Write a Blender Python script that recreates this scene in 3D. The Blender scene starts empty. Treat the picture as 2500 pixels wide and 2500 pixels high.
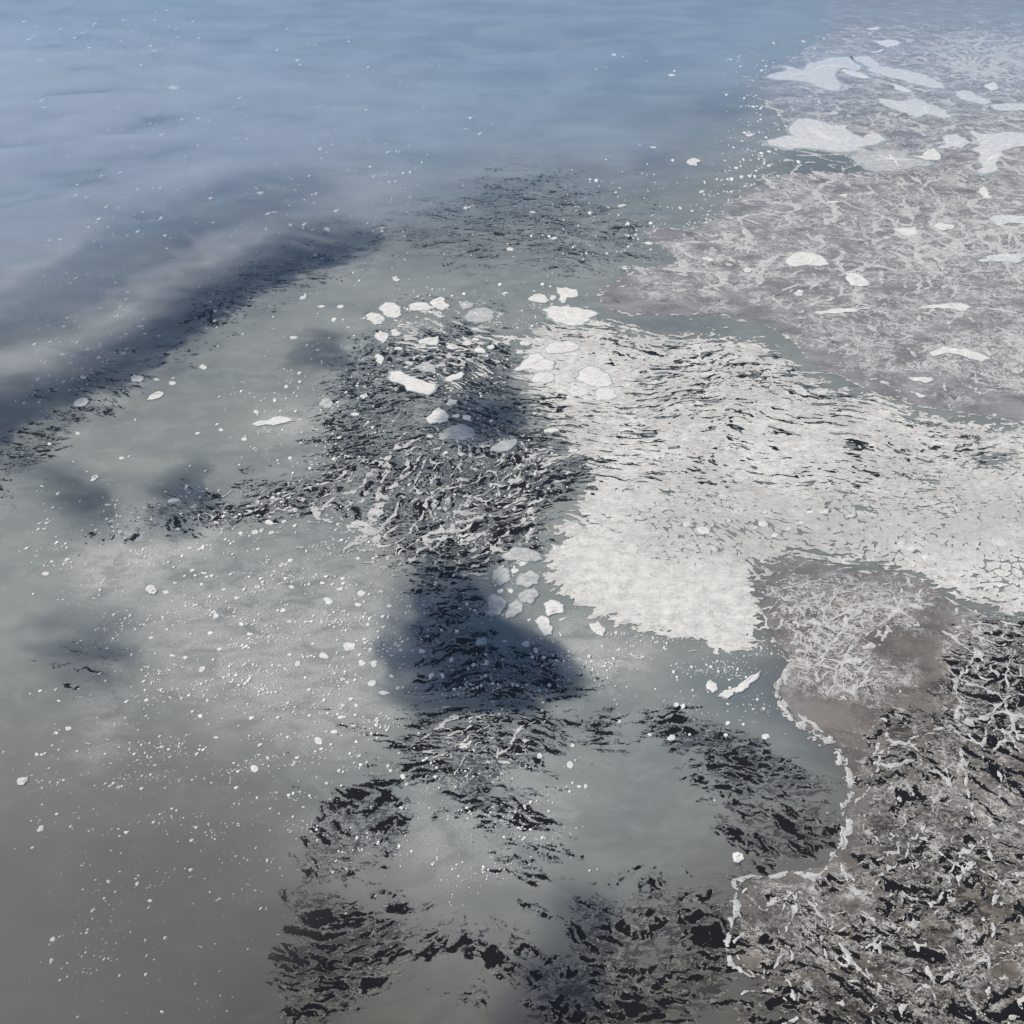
import bpy, math, random
from mathutils import Vector
from mathutils.geometry import delaunay_2d_cdt

scene = bpy.context.scene
COL = scene.collection

# ------------------------------------------------------------------ camera
cam_data = bpy.data.cameras.new('camera')
cam_data.sensor_width = 36.0
cam_data.lens = 36.0 * 2393.0 / 2500.0
cam_data.clip_start = 1.0
cam_data.clip_end = 400000.0
camera = bpy.data.objects.new('camera', cam_data)
camera.location = (0.0, 0.0, 3000.0)
camera.rotation_euler = (math.radians(90.0 - 37.0), 0.0, 0.0)
COL.objects.link(camera)
scene.camera = camera

# ------------------------------------------------------------------ light
SUN_EL = math.radians(44.0)
SUN_H = Vector((-0.92, 0.39, 0.0)).normalized()            # horizontal direction towards the sun
TO_SUN = Vector((SUN_H.x * math.cos(SUN_EL), SUN_H.y * math.cos(SUN_EL), math.sin(SUN_EL)))
world = bpy.data.worlds.new('World')
scene.world = world
world.use_nodes = True
wn = world.node_tree.nodes; wl = world.node_tree.links
wn.clear()
sky = wn.new('ShaderNodeTexSky'); sky.sky_type = 'NISHITA'; sky.sun_disc = False
sky.sun_elevation = SUN_EL; sky.sun_rotation = math.atan2(SUN_H.x, SUN_H.y)
sky.altitude = 3000.0; sky.air_density = 1.0; sky.dust_density = 0.6; sky.ozone_density = 1.0
bg = wn.new('ShaderNodeBackground'); bg.inputs['Strength'].default_value = 0.10
wo = wn.new('ShaderNodeOutputWorld')
wl.new(sky.outputs[0], bg.inputs[0]); wl.new(bg.outputs[0], wo.inputs[0])
sun_data = bpy.data.lights.new('sun', 'SUN')
sun_data.energy = 4.9; sun_data.angle = math.radians(0.5); sun_data.color = (1.0, 0.93, 0.81)
sun = bpy.data.objects.new('sun', sun_data)
sun.rotation_euler = TO_SUN.to_track_quat('Z', 'Y').to_euler()
sun.location = TO_SUN * 9000
COL.objects.link(sun)
scene.view_settings.view_transform = 'Standard'
scene.view_settings.look = 'None'
scene.view_settings.exposure = 0.08
scene.view_settings.gamma = 1.0
scene.view_settings.use_curve_mapping = False
scene.render.engine = 'CYCLES'
scene.cycles.max_bounces = 6
scene.cycles.diffuse_bounces = 2
scene.cycles.glossy_bounces = 2
scene.cycles.volume_bounces = 1
scene.cycles.transparent_max_bounces = 64
scene.cycles.use_denoising = True
scene.cycles.use_adaptive_sampling = True
scene.cycles.adaptive_threshold = 0.02

#FIELDS-BEGIN
import numpy as np
F32 = np.float32
CAM_H, PITCH, FPX = 3000.0, math.radians(37.0), 2393.0     # metres, down tilt, focal length in photo pixels
SP, CP = math.sin(PITCH), math.cos(PITCH)
FS = 2500.0 / 1932.0                                       # layout notes were taken on a 1932 px wide view

def at(fx, fy, z=0.0):
    """ground point (or point at height z) seen at a layout-note position"""
    dx = (fx * FS - 1250.0) / FPX; dy = (1250.0 - fy * FS) / FPX
    ry = CP + dy * SP; rz = -SP + dy * CP
    t = (z - CAM_H) / rz
    return dx * t, ry * t

def chart(X, Y, Z=0.0):
    """inverse of at(): map chart coordinates of a ground point"""
    zz = Z - CAM_H
    d = Y * CP - zz * SP
    u = X / d; v = (Y * SP + zz * CP) / d
    return (1250.0 + FPX * u) / FS, (1250.0 - FPX * v) / FS

_rng = np.random.RandomState(7)
_perm = np.concatenate([_rng.permutation(1024)] * 3).astype(np.int32)
_ga = (_rng.rand(1024) * 2 * np.pi).astype(F32)
_gx, _gy = np.cos(_ga), np.sin(_ga)

def perlin(x, y, seed=0):
    ra = .55 + 1.3 * seed; ca, sa = F32(math.cos(ra)), F32(math.sin(ra))          # turn the lattice, so that no rows show
    x = np.asarray(x, F32); y = np.asarray(y, F32)
    x, y = x * ca - y * sa + F32(seed * 37.17), x * sa + y * ca - F32(seed * 19.73)
    xi = np.floor(x); yi = np.floor(y)
    fx = x - xi; fy = y - yi
    xi = xi.astype(np.int32) & 1023; yi = yi.astype(np.int32) & 1023
    x1 = (xi + 1) & 1023; y1 = (yi + 1) & 1023
    u = fx * fx * fx * (fx * (fx * 6 - 15) + 10); v = fy * fy * fy * (fy * (fy * 6 - 15) + 10)
    p0 = _perm[xi]; p1 = _perm[x1]
    def g(p, yy, dx, dy):
        h = _perm[p + yy]
        return _gx[h] * dx + _gy[h] * dy
    a = g(p0, yi, fx, fy); b = g(p1, yi, fx - 1, fy)
    c = g(p0, y1, fx, fy - 1); d = g(p1, y1, fx - 1, fy - 1)
    ab = a + u * (b - a); cd = c + u * (d - c)
    return (ab + v * (cd - ab)) * F32(1.5)

def fbm(x, y, octs, seed=0, gain=0.5):
    s = 0; a = 1.0; n = 0
    for k in range(octs):
        s = s + F32(a) * perlin(x * 2.03 ** k, y * 2.03 ** k, seed + 3 * k); n += a; a *= gain
    return s / F32(n)

def ridge(x, y, octs, seed=0, gain=0.5):
    """0..1, one on thin crest lines"""
    s = 0; a = 1.0; n = 0
    for k in range(octs):
        r = 1 - np.abs(perlin(x * 2.1 ** k, y * 2.1 ** k, seed + 5 * k)) * 1.6
        s = s + F32(a) * r; n += a; a *= gain
    return s / F32(n)

def worley(x, y, seed=0):
    """distance to nearest cell point, gap to the second one, id of the cell"""
    x = np.asarray(x, F32); y = np.asarray(y, F32)
    xi = np.floor(x).astype(np.int32); yi = np.floor(y).astype(np.int32)
    d1 = np.full(x.shape, 9, F32); d2 = d1.copy(); cid = np.zeros(x.shape, np.int32)
    for j in (-1, 0, 1):
        for i in (-1, 0, 1):
            cx = xi + i; cy = yi + j
            h = _perm[_perm[(cx + seed) & 1023] + (cy & 1023)]; h2 = _perm[h + 17 + seed % 50]
            dx = cx + 0.1 + 0.8 * h / F32(1024) - x; dy = cy + 0.1 + 0.8 * h2 / F32(1024) - y
            d = np.sqrt(dx * dx + dy * dy).astype(F32)
            m = d < d1
            d2 = np.where(m, d1, np.minimum(d2, d)); d1 = np.where(m, d, d1); cid = np.where(m, h, cid)
    return d1, d2 - d1, cid

# ---- layout maps: soft region masks on a chart of the ice, 4 notes-pixels per cell
MLO, MHI, MST = -400, 2332, 4
MN = (MHI - MLO) // MST
_mc = (MLO + MST * (np.arange(MN) + 0.5)).astype(F32)
MU, MV = np.meshgrid(_mc, _mc)

def poly_mask(pts):
    p = np.asarray(pts, F32); inside = np.zeros((MN, MN), bool)
    x0, y0 = p[-1]
    for x1, y1 in p:
        if y0 != y1:
            c = ((y0 > MV) != (y1 > MV)) & (MU < (x1 - x0) * (MV - y0) / (y1 - y0) + x0)
            inside ^= c
        x0, y0 = x1, y1
    return inside.astype(F32)

def blur(a, r):
    n = max(1, int(round(r / MST)))
    for _ in range(2):
        for ax in (0, 1):
            p = np.pad(a, [(n + 1, n) if k == ax else (0, 0) for k in (0, 1)], mode='edge')
            c = np.cumsum(p, axis=ax, dtype=np.float64)
            w = 2 * n + 1
            a = ((np.take(c, range(w, c.shape[ax]), ax) - np.take(c, range(0, c.shape[ax] - w), ax)) / w).astype(F32)
    return a

def layout(items, mode='max'):
    """items: (value, softness, points)"""
    m = np.zeros((MN, MN), F32)
    for val, soft, pts in items:
        k = poly_mask(pts)
        if soft: k = blur(k, soft)
        if val < 0: m = m * (1 + val * k)
        else: m = np.maximum(m, val * k)
    return m

def ell(cx, cy, rx, ry, rot=0, n=20):
    r = math.radians(rot)
    return [(cx + rx * math.cos(t) * math.cos(r) - ry * math.sin(t) * math.sin(r),
             cy + rx * math.cos(t) * math.sin(r) + ry * math.sin(t) * math.cos(r))
            for t in (2 * math.pi * k / n for k in range(n))]

def sample(m, U, V):
    a = np.clip((U - MLO) / MST - 0.5, 0, MN - 1.01); b = np.clip((V - MLO) / MST - 0.5, 0, MN - 1.01)
    i = a.astype(np.int32); j = b.astype(np.int32); fa = (a - i).astype(F32); fb = (b - j).astype(F32)
    return (m[j, i] * (1 - fa) + m[j, i + 1] * fa) * (1 - fb) + (m[j + 1, i] * (1 - fa) + m[j + 1, i + 1] * fa) * fb

LEAD = layout([
    (.68, 34, [(540,440),(640,420),(760,385),(840,350),(870,320),(960,300),(1060,300),(1150,350),(1240,430),(1210,490),(1130,540),(1000,520),(880,510),(740,490),(640,470)]),
    (.50, 17, [(930,290),(1000,282),(1070,300),(1060,325),(980,318)]),
    (.42, 27, [(820,370),(850,300),(900,262),(912,280),(880,330),(860,380)]),
    (.34, 51, [(1000,330),(1250,320),(1330,420),(1290,520),(1130,560),(1000,540)]),
    (.70, 34, [(-60,880),(44,800),(150,715),(250,640),(330,570),(430,500),(560,450),(690,440),(720,470),(620,535),(500,590),(410,640),(330,690),(250,755),(160,800),(90,900),(-60,1010)]),
    (.55, 20, [(735,545),(830,550),(900,560),(960,550),(1000,580),(960,600),(860,590),(740,590)]),
    (.80, 37, [(600,690),(690,620),(760,620),(850,590),(960,590),(980,680),(1010,770),(1090,850),(1130,930),(1050,980),(1050,1060),(960,1090),(880,1090),(770,1150),(735,1120),(720,1010),(640,970),(560,965),(440,985),(330,1000),(230,990),(250,955),(340,930),(430,925),(520,890),(600,860),(590,780)]),
    (.92, 23, [(660,900),(800,880),(900,860),(1050,880),(1040,960),(1030,1060),(900,1080),(800,1100),(740,1080),(700,1000)]),
    (.80, 23, [(640,760),(760,750),(840,790),(700,800),(620,800)]),
    (.40, 44, [(1000,560),(1090,620),(1000,680),(1100,800),(1300,830),(1200,900),(1330,920),(1110,1000),(1000,1000),(1050,900),(960,700)]),
    (.76, 27, [(760,1180),(800,1120),(910,1085),(930,1180),(1030,1210),(1080,1270),(1190,1320),(1210,1400),(1080,1350),(900,1340),(780,1300)]),
    (.76, 17, [(748,1325),(900,1315),(1120,1330),(1140,1400),(1060,1440),(960,1450),(930,1490),(950,1560),(880,1550),(800,1500),(735,1440)]),
    (.80, 27, [(640,1490),(780,1460),(800,1540),(740,1600),(680,1620),(600,1640),(610,1560)]),
    (.76, 23, [(700,1470),(760,1480),(770,1600),(800,1680),(760,1690),(720,1600)]),
    (.82, 23, [(530,1660),(640,1680),(780,1730),(800,1800),(730,1830),(740,1890),(500,1890),(510,1780)]),
    (.80, 17, [(620,1800),(740,1830),(720,1888),(540,1980),(520,1890)]),
    (.52, 30, [(760,1600),(900,1700),(940,1760),(900,1830),(800,1800)]),
    (.84, 27, [(1050,1650),(1150,1670),(1330,1660),(1420,1690),(1400,1890),(1340,1960),(960,1960),(980,1800),(1070,1770)]),
    (.70, 23, [(930,1610),(1020,1640),(1080,1720),(1010,1740),(940,1680)]),
    (.80, 23, [(1150,1310),(1300,1350),(1440,1380),(1560,1460),(1610,1520),(1600,1590),(1540,1620),(1400,1600),(1350,1560),(1330,1500),(1260,1440),(1200,1370)]),
    (.86, 17, [(1250,1465),(1300,1462),(1360,1530),(1420,1580),(1560,1600),(1500,1640),(1380,1600),(1310,1500)]),
    (.64, 23, [(1370,1590),(1580,1600),(1480,1660),(1390,1690),(1340,1650)]),
    (.66, 27, [(1630,1380),(1720,1310),(1780,1200),(1830,1150),(2000,1120),(2000,2000),(1360,2000),(1390,1820),(1400,1690),(1560,1640),(1610,1590),(1615,1480)]),
    (.80, 23, [(1800,1180),(2000,1150),(2000,1400),(1850,1420),(1780,1330)]),
    (.82, 17, [(1690,1450),(1790,1460),(1790,1500),(1740,1510)]),
    (.78, 27, [(330,905),(390,900),(400,960),(280,985),(250,960)]),
    (.42, 37, [(120,1180),(260,1130),(240,1290),(90,1340),(60,1290)]),
    (.46, 23, [(50,720),(130,690),(90,780),(30,830)]),
    (.60, 23, [(1000,600),(1200,625),(1440,645),(1560,720),(1740,790),(1888,830),(1888,880),(1620,930),(1200,940),(1060,1000),(1100,900),(1000,800)]),
    (.30, 34, [(1150,560),(1290,500),(1460,510),(1620,600),(1720,680),(1600,700),(1440,610),(1300,605)]),
    (.32, 40, [(1300,430),(1500,420),(1600,470),(1460,500),(1330,480)]),
    (.30, 40, [(1560,680),(1888,740),(1888,790),(1660,740)]),
])
LEAD = np.maximum(LEAD, layout([(.46, 40, [(520,460),(700,400),(860,330),(1000,290),(1150,320),(1300,420),(1280,520),(1000,560),(760,500),(620,500)]), (.50, 60, [(600,1330),(1400,1330),(1600,1930),(560,1930)]), (.34, 60, [(500,480),(800,330),(1150,280),(1420,430),(1330,560),(1000,580),(700,520)]), (.40, 50, [(560,700),(760,560),(1000,560),(1050,1000),(760,1160),(620,980)])]))
LEAD = np.minimum(LEAD * 1.10, .96)
LEAD = np.maximum(LEAD, layout([(.84, 26, [(600,1500),(720,1450),(800,1470),(800,1560),(760,1640),(690,1660),(560,1700),(560,1620)]), (.84, 24, [(1240,1380),(1420,1370),(1600,1480),(1620,1590),(1480,1650),(1360,1620),(1320,1520)]), (.80, 26, [(720,1320),(1180,1310),(1160,1420),(960,1470),(760,1480)]), (.88, 26, [(230,965),(330,930),(450,905),(580,870),(660,950),(540,985),(400,1005),(240,1005)]), (.62, 24, [(120,1010),(260,960),(300,1000),(160,1060)])]))
LEAD = LEAD * (1 - .75 * layout([(1, 24, [(1090,1470),(1240,1440),(1330,1540),(1330,1610),(1100,1630),(1060,1560)]), (1, 20, [(1220,1290),(1450,1240),(1490,1340),(1580,1420),(1480,1380),(1350,1320)]), (1, 24, [(790,1540),(900,1600),(900,1680),(800,1700),(760,1640)])]))

OLD = layout([
    (1, 8, [(1120,562),(1160,535),(1205,508),(1290,492),(1240,458),(1215,440),(1250,428),(1330,425),(1375,405),(1372,372),(1415,368),(1390,360),(1430,340),(1500,330),(1560,325),(1620,330),(1700,312),(1660,305),(1560,285),(1490,275),(1470,262),(1500,250),(1460,200),(1425,190),(1450,175),(1420,150),(1470,120),(1530,100),(1560,44),(1580,-80),(2500,-80),(2500,815),(1980,805),(1888,792),(1760,770),(1640,742),(1540,690),(1490,640),(1440,612),(1370,602),(1250,600),(1160,588)]),
    (1, 7, [(1405,1075),(1500,1050),(1620,1072),(1720,1085),(1800,1135),(1888,1175),(2500,1300),(2500,2400),(1500,2400),(1560,1960),(1470,1880),(1405,1830),(1378,1790),(1400,1745),(1380,1715),(1402,1680),(1480,1650),(1570,1622),(1600,1588),(1606,1510),(1600,1450),(1585,1415),(1520,1370),(1480,1320),(1470,1290),(1492,1240),(1455,1212),(1440,1160),(1420,1130)]),
])

PACK = layout([
    (.95, 34, [(1010,590),(1120,600),(1200,618),(1330,622),(1450,640),(1510,690),(1620,745),(1760,775),(1900,795),(2500,840),(2500,1240),(1888,1165),(1800,1128),(1700,1085),(1560,1050),(1415,1072),(1430,1150),(1468,1195),(1390,1245),(1335,1240),(1230,1195),(1130,1165),(1075,1172),(1040,1130),(1020,1060),(1060,1000),(1110,930),(1090,850),(1010,800),(985,720),(980,650)]),
    (.46, 40, [(850,880),(1090,760),(1150,950),(1010,1010),(930,1140),(800,1100),(760,980)]),
    (.56, 40, [(690,570),(960,560),(1000,720),(840,760),(720,720)]),
    (.26, 24, [(640,900),(760,880),(790,960),(660,960)]),
    (.45, 14, [(930,1010),(1040,1000),(1030,1100),(930,1120)]),
    (.34, 20, [(800,1340),(1000,1330),(1010,1440),(840,1450)]),
    (.30, 20, [(980,1210),(1130,1170),(1260,1240),(1160,1300),(1040,1260)]),
])
SOLID = layout([      # closed, snow covered parts of the pack
    (1, 28, [(1055,1045),(1130,1005),(1390,1030),(1420,1145),(1445,1190),(1385,1230),(1328,1225),(1230,1185),(1130,1152),(1065,1115)]),
    (.75, 30, [(1080,1000),(1150,930),(1400,940),(1640,960),(1888,900),(2400,900),(2400,1150),(1880,1120),(1700,1080),(1560,1050),(1300,1050)]),
    (.25, 30, [(1250,790),(1500,780),(1800,860),(1620,920),(1330,910),(1200,860)]),
    (.5, 14, [(980,660),(1150,670),(1160,760),(1000,720)]),
])
VEIN = layout([
    (.46, 30, [(1130,560),(1300,420),(1450,330),(1450,120),(1580,40),(2500,40),(2500,800),(1888,790),(1560,700),(1440,600)]),
    (.66, 24, [(1640,430),(1760,370),(2500,360),(2500,560),(1760,540),(1660,500)]),
    (.74, 24, [(1740,60),(2500,50),(2500,140),(1800,170),(1740,110)]),
    (.60, 24, [(1700,600),(2500,560),(2500,760),(1780,740)]),
    (.60, 24, [(1420,1080),(1700,1090),(1800,1160),(1700,1200),(1760,1290),(1620,1330),(1500,1310),(1470,1200)]),
    (.50, 24, [(1760,1150),(2500,1150),(2500,1480),(1780,1420)]),
    (.33, 30, [(1600,1350),(1800,1350),(2500,1450),(2500,2400),(1400,2400),(1390,1700),(1600,1600)]),
    (.40, 30, [(240,960),(600,870),(660,960),(400,1010)]),
    (.45, 30, [(640,820),(1000,780),(1060,1060),(760,1120),(420,990),(480,920)]),
    (.45, 30, [(760,1340),(1000,1320),(1010,1450),(800,1460)]),
    (-.75, 20, ell(1700,1225,62,46)),
    (-.7, 16, [(1490,1310),(1590,1330),(1640,1390),(1590,1400),(1510,1350)]),
])
MILK = layout([       # pale grease ice
    (.9, 30, [(130,1050),(300,990),(480,1000),(330,1080),(170,1150)]),
    (.55, 60, [(250,1050),(740,1040),(760,1330),(620,1420),(300,1300)]),
    (.7, 20, [(480,790),(560,770),(650,790),(640,820),(490,830)]),
    (.5, 40, [(600,650),(960,640),(860,720),(640,760)]),
    (.6, 20, [(860,830),(1000,790),(1010,850),(880,870)]),
    (.6, 16, [(380,570),(520,520),(700,480),(720,500),(560,530),(440,590)]),
    (.6, 14, [(60,870),(200,740),(330,670),(260,740),(120,830)]),
    (.4, 50, [(560,820),(620,850),(560,900),(500,900)]),
    (.6, 20, [(1000,1180),(1130,1170),(1260,1240),(1150,1300),(1050,1250)]),
    (.3, 30, [(780,1480),(1080,1460),(1090,1600),(760,1660)]),
    (.35, 26, [(160,1290),(260,1280),(230,1400),(140,1480)]),
    (.5, 30, [(690,700),(880,680),(960,730),(880,790),(700,760)]),
])
MOSAIC = layout([      # parts of the pack where single rounded plates show
    (1, 24, [(1240,900),(1400,960),(1640,930),(1888,900),(2332,920),(2332,1150),(1888,1130),(1720,1080),(1560,1045),(1400,1040),(1280,1000)]),
    (.7, 20, [(1150,620),(1440,650),(1560,730),(1300,760),(1150,720)]),
    (1.9, 40, [(1190,960),(1330,940),(1480,970),(1460,1030),(1300,1050),(1200,1010)]),
    (.8, 20, [(1640,860),(1888,850),(2332,860),(2332,960),(1640,950)]),
])
TILE = {'A': (0, 0), 'B': (820, 0), 'C': (1640, 0), 'G': (0, 820), 'E': (820, 820), 'D': (1640, 820), 'H': (0, 1640), 'I': (820, 1640), 'J': (1640, 1640)}
def note(t, x, y):
    ox, oy = TILE[t]
    return (ox + x / 2.2465) / FS, (oy + y / 2.2465) / FS

def lines(items):
    m = np.zeros((MN, MN), F32)
    for t, w, pts in items:
        p = [note(t, *q) for q in pts]
        for (x0, y0), (x1, y1) in zip(p, p[1:]):
            r = w * 2 + 8
            j0, j1 = [int(np.clip((q - MLO) / MST, 0, MN)) for q in (min(y0, y1) - r, max(y0, y1) + r)]
            i0, i1 = [int(np.clip((q - MLO) / MST, 0, MN)) for q in (min(x0, x1) - r, max(x0, x1) + r)]
            U, V = MU[j0:j1, i0:i1], MV[j0:j1, i0:i1]
            L2 = (x1 - x0) ** 2 + (y1 - y0) ** 2 + 1e-6
            k = np.clip(((U - x0) * (x1 - x0) + (V - y0) * (y1 - y0)) / L2, 0, 1)
            d = np.hypot(U - x0 - k * (x1 - x0), V - y0 - k * (y1 - y0))
            m[j0:j1, i0:i1] = np.maximum(m[j0:j1, i0:i1], np.clip(1 - d / (2 * w), 0, 1))
    return m

CREST = lines([       # long ridges, traced one by one
    ('J', 7.9, [(640,-10),(592,80),(585,140),(640,220),(720,300),(830,380),(900,400),(910,470),(960,540),(985,620),(990,680),(960,800),(980,860),(940,930),(890,980)]),
    ('J', 2.9, [(590,140),(700,230),(800,310),(890,370)]), ('J', 3.6, [(700,1230),(800,1350),(870,1430),(950,1530),(1040,1620),(1110,1690)]),
    ('J', 2.9, [(560,1650),(610,1690),(650,1780)]), ('J', 2.9, [(820,1460),(840,1550),(900,1640),(960,1700)]),
    ('J', 2.9, [(1270,1230),(1290,1380),(1350,1500),(1400,1620),(1430,1740),(1440,1800)]),
    ('J', 3.6, [(1560,420),(1600,560),(1640,700),(1690,850),(1740,1000),(1780,1150),(1770,1400),(1740,1550),(1730,1800)]),
    ('J', 2.9, [(1580,0),(1590,200),(1600,310),(1700,400),(1780,560),(1800,700)]), ('J', 3.6, [(1070,490),(1200,515),(1330,510),(1440,560),(1530,620)]),
    ('J', 2.6, [(1130,1340),(1150,1440),(1150,1530)]), ('J', 2.6, [(580,1430),(620,1520),(640,1620)]), ('J', 6.5, [(380,1160),(470,1150),(600,1120),(680,1100),(780,1140),(890,1000)]),
    ('J', 5.8, [(330,1180),(345,1280),(320,1340),(300,1480),(320,1580),(390,1660),(450,1690)]), ('J', 2.9, [(380,1790),(450,1770),(510,1750),(580,1790)]),
    ('J', 2.6, [(1230,410),(1300,420),(1400,330),(1520,300)]), ('J', 2.6, [(1100,480),(1150,400),(1250,380)]), ('J', 2.9, [(1060,800),(1090,880),(1130,960)]),
    ('D', 4.3, [(560,1640),(600,1560),(690,1490),(800,1450)]), ('D', 3.6, [(690,1500),(760,1570),(850,1600),(1000,1600)]),
    ('D', 3.6, [(960,1560),(1010,1640),(1060,1700),(1140,1690),(1190,1620),(1150,1560)]), ('D', 3.6, [(900,1420),(960,1480),(1060,1470),(1130,1440),(1240,1460),(1380,1520)]),
    ('D', 2.9, [(1290,1340),(1320,1420),(1280,1470),(1180,1400)]), ('D', 3.6, [(640,1590),(740,1660),(850,1710),(930,1720)]), ('D', 3.6, [(1040,1720),(1110,1800),(1180,1790)]),
    ('D', 3.6, [(640,1760),(740,1800),(850,1830),(960,1850)]), ('D', 2.9, [(700,1390),(820,1340),(940,1320)]), ('D', 2.9, [(560,1720),(640,1800),(640,1930)]), ('D', 2.9, [(470,1240),(560,1310),(660,1290)]),
    ('D', 2.9, [(1660,1500),(1690,1620),(1700,1800),(1640,1920)]), ('D', 2.9, [(1560,1500),(1640,1640),(1690,1760)]),
    ('C', 2.6, [(330,1375),(420,1365),(510,1390),(600,1385)]), ('C', 2.6, [(450,1380),(540,1410),(620,1400)]), ('C', 2.9, [(1060,1330),(1180,1300),(1290,1320),(1400,1340)]),
    ('C', 2.6, [(1120,1360),(1140,1440),(1145,1560)]), ('C', 2.6, [(1340,1460),(1360,1540),(1355,1620)]), ('C', 2.6, [(1400,1470),(1430,1560),(1460,1580)]),
    ('C', 2.6, [(1100,1680),(1220,1640),(1340,1600)]), ('C', 2.6, [(530,990),(590,1030)]), ('C', 2.6, [(680,1290),(740,1220),(770,1170)]), ('C', 2.6, [(1560,1650),(1590,1590),(1640,1540)]),
    ('C', 2.6, [(270,1250),(400,1310),(460,1350)]), ('C', 2.6, [(940,1230),(1010,1190),(1080,1180)]), ('C', 2.6, [(480,560),(560,600),(640,660)]), ('C', 2.6, [(1180,570),(1220,660),(1260,720)]),
    ('C', 2.6, [(880,1640),(930,1560),(900,1640)]), ('C', 2.9, [(1540,1140),(1640,1170),(1760,1160)]), ('C', 2.9, [(1200,1160),(1330,1170),(1450,1220),(1600,1210)]), ('C', 2.6, [(1700,960),(1715,1030)]),
    ('D', 2.6, [(1200,130),(1250,60),(1290,0)]), ('D', 2.6, [(900,140),(1000,135),(1100,140)]), ('D', 2.6, [(1180,180),(1300,185),(1400,200)]), ('D', 2.6, [(1500,200),(1520,300),(1500,380)]), ('D', 2.6, [(1080,240),(1180,260),(1260,310)]),
    ('D', 2.6, [(1640,160),(1660,260),(1700,340)]),
])
BRIDGE = lines([      # long bands of new ice across the leads
    ('E', 6, [(330,1080),(450,1050),(560,990),(650,950),(720,900),(860,880),(980,850)]), ('E', 5, [(640,700),(760,720),(900,730)]), ('E', 5, [(100,880),(200,930),(300,870)]),
    ('J', 9, [(940,960),(1080,985),(1220,960),(1330,1030),(1450,1110),(1560,1180),(1700,1250),(1790,1300)]), ('J', 9, [(60,350),(150,470),(220,620),(300,760),(400,850),(560,890),(700,910)]),
    ('J', 7, [(480,840),(580,870),(700,900),(900,920)]), ('I', 6, [(320,800),(350,900),(420,1100)]), ('I', 7, [(460,200),(640,160),(760,190)]), ('I', 6, [(480,480),(720,520),(880,560)]),
    ('I', 7, [(1330,1440),(1500,1500),(1640,1520)]), ('I', 6, [(1200,1290),(1400,1400),(1600,1480)]), ('I', 6, [(0,1300),(200,1300),(420,1380)]), ('I', 6, [(0,1480),(260,1470),(460,1520)]),
    ('G', 5, [(760,960),(1000,960),(1200,900),(1400,900)]), ('J', 7, [(0,1270),(180,1260),(340,1230)]), ('J', 8, [(1480,900),(1640,1010),(1760,1200)]),
])
THIN = layout([(1, 20, ell(188,262,40,18)), (1, 18, ell(312,257,66,12)), (1, 28, ell(288,412,76,26,-20)), (.9, 30, ell(95,312,70,22,-10)), (.8, 14, ell(243,127,36,7)), (.8, 16, ell(440,140,90,9,-8)), (.7, 12, ell(515,214,52,8)), (.7, 16, ell(980,133,46,7)), (.7, 14, ell(1060,132,40,7)), (.8, 16, ell(1230,300,40,14)), (.9, 14, ell(1310,245,40,11)), (.8, 18, ell(160,480,70,16,-20)), (.9, 16, [(1480,300),(1560,300),(1700,318),(1620,330),(1500,322)]), (.9, 14, ell(1590,215,56,13)), (.8, 14, ell(1730,270,38,18)), (.8, 20, ell(1350,200,46,22)), (.5, 20, ell(1330,620,160,14,4)), (.5, 20, [(1480,1240),(1560,1400),(1600,1460),(1480,1380),(1340,1330),(1240,1270)])])
BAND = layout([(1, 44, [(1180,985),(1300,945),(1640,950),(1888,930),(2332,930),(2332,1020),(1888,1020),(1600,1030),(1350,1030),(1200,1030)])])
BLUE_HAZE = layout([(1, 130, [(-400,-400),(1700,-400),(1440,200),(1300,330),(900,330),(600,420),(100,560),(-400,640)])])  # where the blue of distant haze is painted into the ice colour
WARM_VIGNETTE = layout([(.8, 50, [(1420,1090),(1720,1100),(1888,1190),(2332,1300),(2332,1700),(1620,1600),(1480,1300)]), (1, 170, [(-400,1440),(420,1420),(560,1620),(700,1750),(1000,1830),(1300,1700),(1500,1500),(2332,1350),(2332,2332),(-400,2332)])])  # brown sheet colour, plus vignette darkening and window tint painted into the ice

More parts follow.
